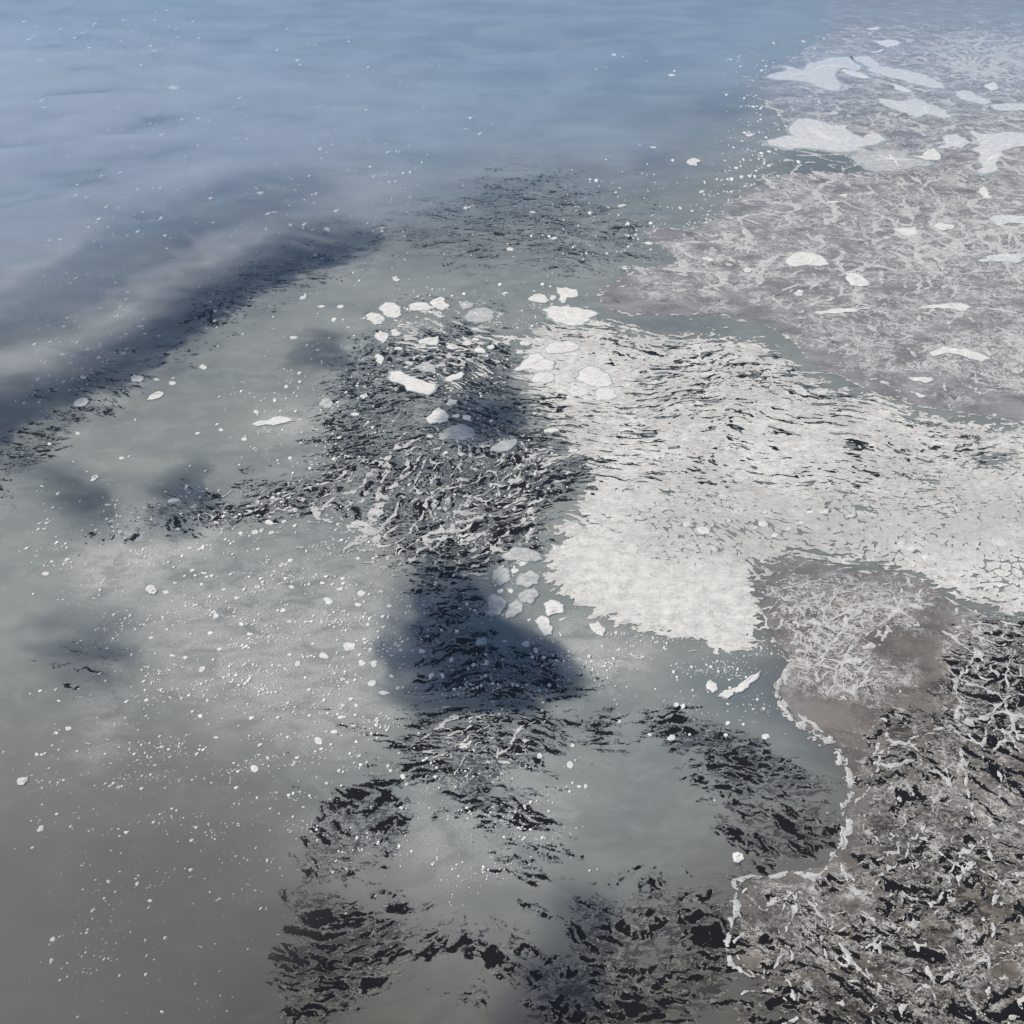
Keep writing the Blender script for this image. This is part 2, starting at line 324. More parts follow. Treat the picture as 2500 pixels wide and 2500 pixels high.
def all_fields(X, Y):
    """signed openings and covers at ground points; positive = present"""
    X = np.asarray(X, F32); Y = np.asarray(Y, F32)
    wx = perlin(X / 1500, Y / 1500, 33) * 240 + perlin(X / 640, Y / 640, 1) * 130 + perlin(X / 170, Y / 170, 2) * 30
    wy = perlin(X / 1500, Y / 1500, 34) * 340 + perlin(X / 640, Y / 640, 3) * 160 + perlin(X / 170, Y / 170, 4) * 26
    ex = perlin(X / 46, Y / 46, 5) * 12 + perlin(X / 15, Y / 15, 7) * 4; ey = perlin(X / 46, Y / 46, 6) * 12 + perlin(X / 15, Y / 15, 8) * 4
    far = np.clip((Y - 4200) / 3000, 0, 1)
    k = .5 + .7 * far + 2.5 * np.clip((Y - 8000) / 6000, 0, 1)
    U, V = chart(X + perlin(X / 300, Y / 300, 31) * 40 * k + ex * (.8 + far), Y + perlin(X / 300, Y / 300, 32) * 60 * k + ey * (.8 + 2 * far))
    lead = sample(LEAD, U, V)
    lead = np.clip(lead + np.where(lead > .04, .20 * perlin(X / 430, Y / 300, 35) + .14 * perlin(X / 170, Y / 120, 36), 0) * np.clip(lead * 4, 0, 1), 0, 1)
    old = sample(OLD, U, V); pack = sample(PACK, U, V); solid = sample(SOLID, U, V); vein = sample(VEIN, U, V)
    Xw = X + wx + ex; Yw = Y + wy + ey + X * .10
    # water openings: elongated blobs, split by thin bridges of ice
    big = perlin(X / 330, Y / 210, 11)
    a = perlin(Xw / 190, Yw / 54, 12)
    b = perlin(Xw / 82, Yw / 25, 13)
    c = perlin(Xw / 32, Yw / 12, 14)
    d = perlin(X / 9 + Y / 21, Y / 8 - X / 23, 17)
    rid = np.abs(perlin(Xw / 260, Yw / 80, 15)); rid2 = np.abs(perlin(Xw / 120, Yw / 44, 16)); rid3 = np.abs(perlin(Xw / 46, Yw / 21, 18))
    near = np.clip((3500 - Y) / 1300, 0, 1)
    n = (.36 + .14 * near) * a + .36 * b + (.28 - .08 * near) * c + (.22 - .08 * near) * d + .22 * big - (.74 - 1.16 * lead)
    wid = .95 + .6 * big
    fil = np.minimum(np.minimum(rid - .045 * wid, rid2 - .05 * wid), rid3 * 1.4 - .05 + .25 * a) * 1.6 + .16 * d + .10 * c
    water = np.minimum(n, fil) - 1.1 * np.clip(sample(BRIDGE, U, V) + .3 * c + .2 * b - .55, 0, 1)
    water = np.where(lead < .02, -1, water)
    # white pack
    d1, gap, cid = worley(Xw / 60, Yw / 44, 3)
    hole = .36 * a + .46 * b + .44 * c + .24 * d + .22 * big
    white = np.minimum(pack * 1.3, 1.05) - .86 - hole * (1 - .80 * solid) * 1.08 + .24 * solid + .10 * (c + d) * (1 - solid)
    # ridges, wider apart and longer on the big far sheet
    def net(s, q, sd):
        r1 = 1 - np.abs(perlin(Xw / (210 * s) + 3, Yw / (190 * s * q), sd)) * 8.0 / s ** .3
        r2 = 1 - np.abs(perlin(Xw / (88 * s), Yw / (80 * s * q), sd + 1)) * 4.6 / s ** .3
        r3 = 1 - np.abs(perlin(Xw / (260 * s) - Yw / (300 * s), Yw / (900 * s) + Xw / (900 * s), sd + 2)) * 7
        bk = fbm(X / (50 * s), Y / (46 * s * q), 3, sd + 3)
        v = np.clip(np.maximum(np.maximum(r1, r2 * .9), r3), -.5, 1) * .95 + bk * .50 + .16 * d - (1.22 - 1.0 * vein)
        return v, bk
    v0, brk = net(1.0, 1.0, 21); v1, brk1 = net(2.6, 2.0, 41)
    m = far * far * (3 - 2 * far)
    veins = v0 * (1 - m) + v1 * m; bk = brk * (1 - m) + brk1 * m
    rim = np.clip(1 - np.abs(old - .56) * 5, 0, 1)
    veins = np.maximum(veins, np.where(rim > 0, rim * .8 + brk * 1.1 + .15 * d - .74, -1))
    veins = np.maximum(veins, np.where(old > .5, bk * 1.3 + .4 * big - (1.2 - .95 * vein), -1))
    cr = sample(CREST, U, V)
    veins = np.maximum(veins, np.where(cr > 0, cr + bk * .9 + .26 * d - .70, -1))
    return dict(water=water, old=(old - .5) * 2 + .06 * d, cover=white, vein=veins, gap=gap, cid=cid, solid=solid, pack=pack, lead=lead, veinmap=vein, mos=sample(MOSAIC, U, V), U=U, V=V, brk=brk, big=big)
#FIELDS-END

# ------------------------------------------------------------------ materials
def new_mat(name):
    m = bpy.data.materials.new(name); m.use_nodes = True
    nt = m.node_tree; nt.nodes.clear()
    out = nt.nodes.new('ShaderNodeOutputMaterial')
    return m, nt, out

class NB:
    """small node helper"""
    def __init__(s, nt): s.nt = nt; s.pos = nt.nodes.new('ShaderNodeNewGeometry').outputs['Position']
    def link(s, a, b): s.nt.links.new(a, b)
    def scaled(s, sx, sy, sz=1.0):
        n = s.nt.nodes.new('ShaderNodeVectorMath'); n.operation = 'MULTIPLY'
        s.link(s.pos, n.inputs[0]); n.inputs[1].default_value = (1 / sx, 1 / sy, 1 / sz); return n.outputs[0]
    def noise(s, sx, sy, detail=4, rough=.55, dist=0.0):
        n = s.nt.nodes.new('ShaderNodeTexNoise'); s.link(s.scaled(sx, sy, max(sx, sy)), n.inputs['Vector'])
        n.inputs['Scale'].default_value = 1.0; n.inputs['Detail'].default_value = detail
        n.inputs['Roughness'].default_value = rough; n.inputs['Distortion'].default_value = dist; return n.outputs[0]
    def voronoi(s, sx, sy, feature='F1', out='Distance'):
        n = s.nt.nodes.new('ShaderNodeTexVoronoi'); n.feature = feature; s.link(s.scaled(sx, sy, max(sx, sy)), n.inputs['Vector'])
        n.inputs['Scale'].default_value = 1.0; return n.outputs[out]
    def attr(s, name, comp='Fac'):
        n = s.nt.nodes.new('ShaderNodeAttribute'); n.attribute_name = name; return n.outputs[comp]
    def ramp(s, v, a, b, lo=0.0, hi=1.0):
        n = s.nt.nodes.new('ShaderNodeMapRange'); n.interpolation_type = 'SMOOTHSTEP'
        s.link(v, n.inputs['Value'])
        for k, x in (('From Min', a), ('From Max', b), ('To Min', lo), ('To Max', hi)): n.inputs[k].default_value = x
        return n.outputs[0]
    def math(s, op, a, b):
        n = s.nt.nodes.new('ShaderNodeMath'); n.operation = op
        for k, x in enumerate((a, b)):
            if isinstance(x, (int, float)): n.inputs[k].default_value = x
            else: s.link(x, n.inputs[k])
        return n.outputs[0]
    def mix(s, f, a, b):
        n = s.nt.nodes.new('ShaderNodeMix'); n.data_type = 'RGBA'
        for sock, x in ((n.inputs[0], f), (n.inputs[6], a), (n.inputs[7], b)):
            if isinstance(x, (int, float)): sock.default_value = x
            elif isinstance(x, tuple): sock.default_value = (*x, 1.0)
            else: s.link(x, sock)
        return n.outputs[2]
    def surf(s, out, col, rough=.7, spec=.3, bump=None, dist=1.0, strength=.5, ior=1.31):
        p = s.nt.nodes.new('ShaderNodeBsdfPrincipled')
        if isinstance(col, tuple): p.inputs['Base Color'].default_value = (*col, 1)
        else: s.link(col, p.inputs['Base Color'])
        if isinstance(rough, (int, float)): p.inputs['Roughness'].default_value = rough
        else: s.link(rough, p.inputs['Roughness'])
        p.inputs['Specular IOR Level'].default_value = spec; p.inputs['IOR'].default_value = ior
        if bump is not None:
            b = s.nt.nodes.new('ShaderNodeBump'); b.inputs['Distance'].default_value = dist; b.inputs['Strength'].default_value = strength
            s.link(bump, b.inputs['Height']); s.link(b.outputs[0], p.inputs['Normal'])
        s.link(p.outputs[0], out.inputs['Surface'])

def mat_water():
    m, nt, out = new_mat('sea_water'); n = NB(nt)
    c = n.mix(n.noise(900, 700, 3), (.0075, .0062, .0060), (.0135, .0098, .0075))
    n.surf(out, c, rough=.22, spec=.2, bump=n.noise(7, 5, 3), dist=.5, strength=.35, ior=1.33)
    return m

def mat_grey():
    m, nt, out = new_mat('grey_new_ice'); n = NB(nt)
    fine = n.noise(10, 8, 4, .7)
    mott = n.noise(150, 95, 6, .62, .6)
    base = n.mix(n.ramp(n.noise(900, 500, 4, .55, .4), .3, .7), (.160, .179, .178), (.224, .239, .230))
    base = n.mix(n.math('MULTIPLY', n.ramp(mott, .42, .72), .35), base, (.30, .325, .32))
    streak = n.ramp(n.noise(52, 15, 5, .7, 1.2), .56, .74)
    base = n.mix(n.math('MULTIPLY', streak, .10), base, (.34, .36, .35))
    base = n.mix(n.math('MULTIPLY', n.attr('thin'), .85), base, (.045, .070, .105))
    warm_vignette = n.attr('warm_vignette')
    base = n.mix(n.math('MULTIPLY', warm_vignette, .9), base, n.mix(mott, (.056, .049, .040), (.108, .097, .081)))  # vignette brown mixed into the ice colour towards the bottom
    base = n.mix(n.math('MULTIPLY', n.attr('blue'), .75), base, n.mix(n.ramp(n.noise(1100, 900, 6, .62, .7), .34, .66), (.125, .172, .235), (.215, .270, .340)))  # haze blue painted on the far ice itself
    milk = n.attr('milk')
    wisp = n.math('MULTIPLY', n.ramp(mott, .30, .58), n.ramp(fine, .30, .58))
    base = n.mix(n.math('MULTIPLY', n.math('MULTIPLY', milk, wisp), .9), base, (.50, .50, .48))
    base = n.mix(n.math('MULTIPLY', n.math('MULTIPLY', milk, n.ramp(n.noise(5, 4, 2, .7), .60, .72)), .8), base, (.62, .62, .60))
    lace = n.math('ADD', n.noise(46, 21, 6, .66, .7), n.math('MULTIPLY', n.attr('lead'), .5))
    base = n.mix(n.math('MULTIPLY', n.ramp(lace, .90, .98), .80), base, n.mix(warm_vignette, (.030, .036, .046), (.026, .022, .020)))
    n.surf(out, base, rough=.55, spec=.3)
    return m

def mat_dark():
    m, nt, out = new_mat('dark_nilas'); n = NB(nt)
    w = n.attr('warm_vignette')
    c = n.mix(n.ramp(n.noise(18, 10, 5, .7), .40, .66), n.mix(w, (.030, .035, .044), (.030, .025, .021)), n.mix(w, (.120, .133, .140), (.120, .106, .090)))
    f1 = n.ramp(n.math('ABSOLUTE', n.math('SUBTRACT', n.noise(75, 40, 5, .6, .8), .5), 0), .034, .010)
    f2 = n.ramp(n.math('ABSOLUTE', n.math('SUBTRACT', n.noise(30, 17, 4, .6, .6), .5), 0), .040, .008)
    c = n.mix(n.math('MULTIPLY', n.math('MAXIMUM', f1, n.math('MULTIPLY', f2, .7)), .9), c, n.mix(n.attr('pale'), n.mix(w, (.26, .29, .29), (.20, .185, .16)), (.46, .44, .41)))
    n.surf(out, c, rough=.4, spec=.25)
    return m

def mat_old(name, k, kl, g0, g1):
    """k: size of the crack net, kl: how strongly it shows"""
    m, nt, out = new_mat(name); n = NB(nt)
    w = n.attr('warm_vignette')
    mott = n.noise(260, 180, 7, .64, .5)
    base = n.mix(n.ramp(mott, .30, .70), (.150, .145, .152), (.270, .258, .260))
    base = n.mix(n.math('MULTIPLY', w, .95), base, n.mix(n.ramp(mott, .35, .65), (.074, .061, .048), (.165, .140, .114)))  # the sheet's own brown together with the painted vignette
    base = n.mix(n.math('MULTIPLY', n.attr('thin'), .8), base, (.070, .095, .135))
    base = n.mix(n.math('MULTIPLY', n.attr('blue'), .75), base, (.175, .225, .290))  # painted haze tint, blends the far sheet into the blue
    dark = n.math('ADD', n.noise(52, 22, 6, .66, .6), n.math('MULTIPLY', n.attr('lead'), .5))
    base = n.mix(n.math('MULTIPLY', n.ramp(dark, .84, .93), .85), base, n.mix(w, (.045, .042, .050), (.030, .024, .020)))
    base = n.mix(n.math('MULTIPLY', n.ramp(n.noise(14, 11, 5, .75), .52, .70), .30), base, (.46, .45, .44))
    v = n.attr('vein')
    def net(sx, sy, wd):
        return n.ramp(n.math('ABSOLUTE', n.math('SUBTRACT', n.noise(sx, sy, 6, .62, 1.0), .5), 0), wd, wd * .25)
    lines_ = n.math('MAXIMUM', net(260 * k, 230 * k, .016), n.math('MAXIMUM', net(120 * k, 110 * k, .024), n.math('MULTIPLY', net(55 * k, 50 * k, .036), .8)))
    gate = n.ramp(n.math('ADD', n.noise(190 * k, 170 * k, 5, .7), n.math('MULTIPLY', v, .45)), g0, g1)
    base = n.mix(n.math('MULTIPLY', n.math('MULTIPLY', lines_, gate), kl), base, (.60, .59, .58))
    spk = n.ramp(n.math('ADD', n.noise(24 * k, 17 * k, 5, .75), n.math('MULTIPLY', v, .30)), .76, .86)
    base = n.mix(n.math('MULTIPLY', spk, n.math('SUBTRACT', .75, n.math('MULTIPLY', w, .35))), base, (.55, .54, .535))
    n.surf(out, base, rough=.6, spec=.25, bump=n.noise(14, 12, 4), dist=1.5, strength=.3)
    return m

def mat_white(name, lo, hi, bump=1.6, cell=26.0, patch=.35, pack=False):
    m, nt, out = new_mat(name); n = NB(nt)
    base = n.mix(n.ramp(n.noise(60, 46, 6, .65), .32, .68), lo, hi)
    base = n.mix(n.math('MULTIPLY', n.voronoi(cell, cell * .8, 'F1', 'Color'), .22), base, tuple(x * .80 for x in lo))
    base = n.mix(n.ramp(n.noise(9, 8, 4, .75), .56, .74, 0, .30), base, tuple(x * .72 for x in lo))
    wet = n.ramp(n.noise(38, 24, 6, .7, .8), .54, .70, 0, patch)
    crack = n.ramp(n.math('ABSOLUTE', n.math('SUBTRACT', n.noise(90, 60, 5, .6, .8), .5), 0), .014, .004, 0, patch)
    base = n.mix(n.math('MAXIMUM', wet, crack), base, tuple(x * .55 for x in lo))
    if pack:
        sol = n.attr('solid')
        inv = n.math('SUBTRACT', 1.0, sol)
        broad = n.ramp(n.noise(420, 300, 5, .6, .5), .35, .65)
        base = n.mix(n.math('MULTIPLY', n.math('MULTIPLY', broad, inv), .55), base, (.36, .355, .35))
        base = n.mix(n.math('MULTIPLY', n.math('MULTIPLY', n.attr('band'), n.ramp(n.noise(230, 130, 5, .6), .24, .52)), .85), base, (.37, .375, .37))
        dash = n.ramp(n.noise(40, 13, 6, .68, .6), .525, .615)
        base = n.mix(n.math('MULTIPLY', n.math('MULTIPLY', dash, inv), .75), base, (.17, .165, .175))
        edge = n.ramp(n.voronoi(24, 19, 'DISTANCE_TO_EDGE'), .09, .02, 0, .5)
        base = n.mix(n.math('MULTIPLY', edge, n.ramp(n.noise(70, 60, 3), .42, .6)), base, (.30, .295, .28))
    h = n.math('ADD', n.noise(9, 8, 5, .7), n.math('MULTIPLY', n.voronoi(cell * .8, cell * .62), .6))
    n.surf(out, base, rough=.85, spec=.15, bump=h, dist=bump, strength=.7)
    return m

M_WATER, M_GREY, M_DARK = mat_water(), mat_grey(), mat_dark()
M_OLD_FAR, M_OLD_NEAR = mat_old('mauve_old_ice', 1.6, .80, .58, .78), mat_old('brown_old_ice', .80, .80, .55, .78)
M_PACK = mat_white('pack_ice_snow', (.57, .56, .535), (.76, .745, .705), 1.2, 26.0, .15, True)
M_RIDGE = mat_white('ridge_rubble', (.42, .415, .41), (.62, .61, .60), 1.2, 18.0, .6)
M_FLOE = mat_white('snow_floe', (.62, .61, .59), (.76, .75, .72), .9, 34.0)
M_DULL = mat_white('wet_grey_floe', (.36, .37, .37), (.56, .56, .55), .9, 34.0)
M_SHEET = mat_white('snow_sheet', (.50, .51, .52), (.68, .68, .67), .8, 70.0)
M_SLAB = mat_white('wet_ice_edge', (.26, .30, .31), (.42, .46, .46), .6, 20.0)
M_BRASH = mat_white('brash_snow', (.60, .60, .58), (.74, .73, .70), .5, 12.0)

# ------------------------------------------------------------------ mesh helpers
def tag(o, label=None, cat=None, group=None, kind=None):
    for k, v in (('label', label), ('category', cat), ('group', group), ('kind', kind)):
        if v: o[k] = v
    return o

def raw_mesh(name, co, loops, starts, totals, mat, attrs=None):
    me = bpy.data.meshes.new(name)
    me.vertices.add(len(co)); me.vertices.foreach_set('co', np.ascontiguousarray(co, F32).ravel())
    me.loops.add(len(loops)); me.loops.foreach_set('vertex_index', np.ascontiguousarray(loops, np.int32))
    me.polygons.add(len(starts)); me.polygons.foreach_set('loop_start', np.ascontiguousarray(starts, np.int32))
    me.update(calc_edges=True)
    for k, v in (attrs or {}).items():
        a = me.attributes.new(k, 'FLOAT', 'POINT'); a.data.foreach_set('value', np.ascontiguousarray(v, F32))
    me.materials.append(mat)
    o = bpy.data.objects.new(name, me); COL.objects.link(o)
    return o

# marching squares: corner bits 1 (0,0), 2 (1,0), 4 (1,1), 8 (0,1); codes 0-3 corners, 4-7 edges bottom right top left
_MS = {1: [[0,4,7]], 2: [[4,1,5]], 3: [[0,1,5,7]], 4: [[5,2,6]], 5: [[0,4,5,2,6,7]], 6: [[4,1,2,6]], 7: [[0,1,2,6,7]],
       8: [[7,6,3]], 9: [[0,4,6,3]], 10: [[4,1,5,6,3,7]], 11: [[0,1,5,6,3]], 12: [[7,5,2,3]], 13: [[0,4,5,2,3]], 14: [[4,1,2,3,7]]}

def contour(X, Y, f, run=6):
    """polygons covering f > 0 on a regular grid; long runs of full cells become one quad"""
    ny, nx = f.shape
    f = np.where(np.abs(f) < 1e-4, F32(1e-4), f)
    s = f > 0
    case = s[:-1, :-1] * 1 + s[:-1, 1:] * 2 + s[1:, 1:] * 4 + s[1:, :-1] * 8
    idx = np.arange(ny * nx).reshape(ny, nx)
    nH = ny * (nx - 1)
    eh = ny * nx + np.arange(nH).reshape(ny, nx - 1)
    ev = ny * nx + nH + np.arange((ny - 1) * nx).reshape(ny - 1, nx)
    code = [idx[:-1, :-1], idx[:-1, 1:], idx[1:, 1:], idx[1:, :-1], eh[:-1, :], ev[:, 1:], eh[1:, :], ev[:, :-1]]
    L = []; T = []
    for c, polys in _MS.items():
        m = case == c
        if not m.any(): continue
        for p in polys:
            q = np.stack([code[k][m] for k in p], 1)
            L.append(q.ravel()); T.append(np.full(len(q), len(p), np.int32))
    full = case == 15
    pad = np.zeros((ny - 1, 1), bool)
    st = full & ~np.hstack([pad, full[:, :-1]])
    # position within the run, restart every `run` cells
    col = np.arange(nx - 1)[None, :].repeat(ny - 1, 0)
    first = np.maximum.accumulate(np.where(st, col, 0), axis=1)
    k = (col - first) % run
    st2 = full & (k == 0)
    nxt_full = np.hstack([full[:, 1:], pad]); nxt_k = np.hstack([k[:, 1:], np.zeros((ny - 1, 1), k.dtype)])
    en = full & (~nxt_full | (nxt_k == 0))
    r0, c0 = np.nonzero(st2); r1, c1 = np.nonzero(en)
    q = np.stack([idx[r0, c0], idx[r1, c1 + 1], idx[r1 + 1, c1 + 1], idx[r0 + 1, c0]], 1)
    L.append(q.ravel()); T.append(np.full(len(q), 4, np.int32))
    L = np.concatenate(L); T = np.concatenate(T)
    # edge crossing positions
    with np.errstate(divide='ignore', invalid='ignore'):
        th = np.clip(f[:, :-1] / (f[:, :-1] - f[:, 1:]), 0, 1); tv = np.clip(f[:-1] / (f[:-1] - f[1:]), 0, 1)
    th = np.nan_to_num(th); tv = np.nan_to_num(tv)
    def allv(A):
        return np.concatenate([A.ravel(), (A[:, :-1] + (A[:, 1:] - A[:, :-1]) * th).ravel(), (A[:-1] + (A[1:] - A[:-1]) * tv).ravel()])
    used, inv = np.unique(L, return_inverse=True)
    return used, inv.astype(np.int32), T, allv

BLOCKS = [(1232, 3000, 2320, 4.0), (3000, 5496, 3402, 6.0), (5496, 10008, 5496, 12.0), (10008, 20004, 9772, 28.0)]   # y0, y1, half width, cell
Z_DARK, Z_GREY, Z_OLD, Z_RIDGE, Z_PACK = 0.3, 0.7, 1.5, 2.6, 2.0
sheets = {k: [] for k in ('dark', 'grey', 'far_old', 'near_old', 'pack', 'ridge', 'ridge_far', 'ridge_near')}

def collect(key, X, Y, f, zfun, extra, run=6):
    if not (f > 0).any(): return
    used, inv, T, allv = contour(X, Y, f, run)
    x = allv(X)[used]; y = allv(Y)[used]
    z = zfun(allv, used) if callable(zfun) else np.full(len(used), zfun, F32)
    sheets[key].append((np.stack([x, y, z], 1), inv, T, {k: allv(v)[used] for k, v in extra.items()}))

for y0, y1, hw, cs in BLOCKS:
    gx = np.arange(-hw, hw + cs * .5, cs); gy = np.arange(y0, y1 + cs * .5, cs)
    X, Y = np.meshgrid(gx, gy); X = X.astype(F32); Y = Y.astype(F32)
    f = all_fields(X, Y)
    U0, V0 = chart(X, Y)
    milk = sample(MILK, f['U'], f['V']); warm_vignette = sample(WARM_VIGNETTE, U0, V0)
    collect('dark', X, Y, -np.minimum(f['water'], f['water'] * .7 - .085 - .06 * np.clip((Y - 4500) / 3000, 0, 1) + .10 * f['brk'] + .05 * f['big']), Z_DARK, {'warm_vignette': warm_vignette, 'pale': np.clip(np.clip(f['old'] + .5, 0, 1) * .8 + f['veinmap'] * .9, 0, 1)}, 3)
    collect('grey', X, Y, -f['water'], Z_GREY, {'milk': milk, 'warm_vignette': warm_vignette, 'blue': sample(BLUE_HAZE, U0, V0), 'lead': f['lead'], 'thin': sample(THIN, f['U'], f['V'])}, 5)
    solid_old = np.minimum(f['old'], -f['water'] + .02)
    collect('far_old', X, Y, np.where(V0 < 930, solid_old, -1), Z_OLD, {'warm_vignette': warm_vignette, 'vein': f['veinmap'], 'lead': f['lead'], 'thin': sample(THIN, f['U'], f['V']), 'blue': sample(BLUE_HAZE, U0, V0)}, 4)
    collect('near_old', X, Y, np.where(V0 >= 930, solid_old, -1), Z_OLD, {'warm_vignette': warm_vignette, 'vein': f['veinmap'], 'lead': f['lead']}, 4)
    rel = (f['cid'] % 97) / F32(97) * 1.3 + f['brk'] * 2.2
    bump = (perlin(X / 17 + Y / 31, Y / 15 - X / 37, 61) + perlin(X / 8 - Y / 19, Y / 9 + X / 17, 62) * .6) * .55
    joint = np.minimum(f['cover'], np.where(f['mos'] > .02, f['gap'] - np.clip(.065 * f['mos'] * (1 + 2.2 * f['brk'] + 1.4 * f['big']), 0, 1), 1))
    collect('pack', X, Y, joint, lambda A, u: Z_PACK + np.maximum(A(rel + bump)[u], 0) + .2, {'warm_vignette': warm_vignette, 'solid': f['solid'], 'band': sample(BAND, f['U'], f['V'])}, 2)
    rz = np.clip(f['vein'], 0, .5) * 6 + np.maximum(bump, 0)
    vf = np.minimum(f['vein'], .32 - f['cover'])
    on_old = f['old'] > -.5
    for key, m in (('ridge_far', on_old & (V0 < 930)), ('ridge_near', on_old & (V0 >= 930)), ('ridge', ~on_old)):
        collect(key, X, Y, np.where(m, vf, -1), lambda A, u: Z_RIDGE + A(rz)[u], {'warm_vignette': warm_vignette}, 2)

def flush(key, name, mat):
    co = []; lo = []; to = []; at_ = {}; off = 0
    for c, l, t, e in sheets[key]:
        co.append(c); lo.append(l + off); to.append(t); off += len(c)
        for k, v in e.items(): at_.setdefault(k, []).append(v)
    T = np.concatenate(to); st = np.concatenate([[0], np.cumsum(T)[:-1]])
    return raw_mesh(name, np.concatenate(co), np.concatenate(lo), st, T, mat, {k: np.concatenate(v) for k, v in at_.items()})

# ------------------------------------------------------------------ sea and ice sheets
R_SEA = 60000.0
sea = raw_mesh('sea', [(-R_SEA, -R_SEA, 0), (R_SEA, -R_SEA, 0), (R_SEA, R_SEA, 0), (-R_SEA, R_SEA, 0)], [0, 1, 2, 3], [0], [4], M_WATER)
tag(sea, kind='structure')
grey = flush('grey', 'new_ice', M_GREY)
tag(grey, 'smooth grey new ice broken by dark leads of open water', 'sea ice', kind='stuff')
dark = flush('dark', 'dark_nilas', M_DARK)
tag(dark, 'thin dark see through skin of ice edging the open leads', 'sea ice', kind='stuff')
# the new ice goes on around the detailed part
ytop, hx = BLOCKS[-1][1], BLOCKS[-1][2]
ring = [(-R_SEA, ytop, R_SEA, R_SEA), (-R_SEA, -R_SEA, R_SEA, BLOCKS[0][0]), (-R_SEA, BLOCKS[0][0], -hx, ytop), (hx, BLOCKS[0][0], R_SEA, ytop)]
for y0, y1, hw, cs in BLOCKS[:-1]: ring += [(-hx, y0, -hw, y1), (hw, y0, hx, y1)]
co = []; lo = []
for a, b, c, d in ring:
    k = len(co); co += [(a, b, Z_GREY), (c, b, Z_GREY), (c, d, Z_GREY), (a, d, Z_GREY)]; lo += [k, k + 1, k + 2, k + 3]
tag(raw_mesh('outer_new_ice', co, lo, list(range(0, len(lo), 4)), [4] * len(ring), M_GREY), kind='structure')
far_old = flush('far_old', 'ice_sheet', M_OLD_FAR)
tag(far_old, 'mauve grey ice sheet laced with white ridges at upper right', 'ice sheet')
near_old = flush('near_old', 'ice_sheet', M_OLD_NEAR)
tag(near_old, 'brownish grey ice sheet with pale rim and dark leads at lower right', 'ice sheet')
pack = flush('pack', 'pack_ice', M_PACK)
tag(pack, 'dense white pack ice filling the middle right of the view', 'pack ice', kind='stuff')
ridges = flush('ridge', 'rubble_ice', M_RIDGE)
tag(ridges, 'thin white filaments of rubble ice across the dark central leads', 'rubble ice', kind='stuff')
for key, sheet in (('ridge_far', far_old), ('ridge_near', near_old)):
    r_ = flush(key, 'ridge', M_RIDGE); r_.parent = sheet
    tag(r_, kind='stuff')

# ------------------------------------------------------------------ floes
rnd = random.Random(11)
def rough_outline(pts, target):
    """break an outline up by displacing midpoints, so that no straight run stays"""
    for amp in (.15, .18, .16):
        if len(pts) >= target: break
        out = []
        n = len(pts)
        for i in range(n):
            a, b = pts[i], pts[(i + 1) % n]
            L = math.dist(a, b); w = rnd.uniform(-1, 1) * amp * L; t = rnd.uniform(.38, .62)
            out.append(a)
            out.append((a[0] + (b[0] - a[0]) * t - (b[1] - a[1]) / (L + 1e-6) * w, a[1] + (b[1] - a[1]) * t + (b[0] - a[0]) / (L + 1e-6) * w))
        pts = out
    return pts

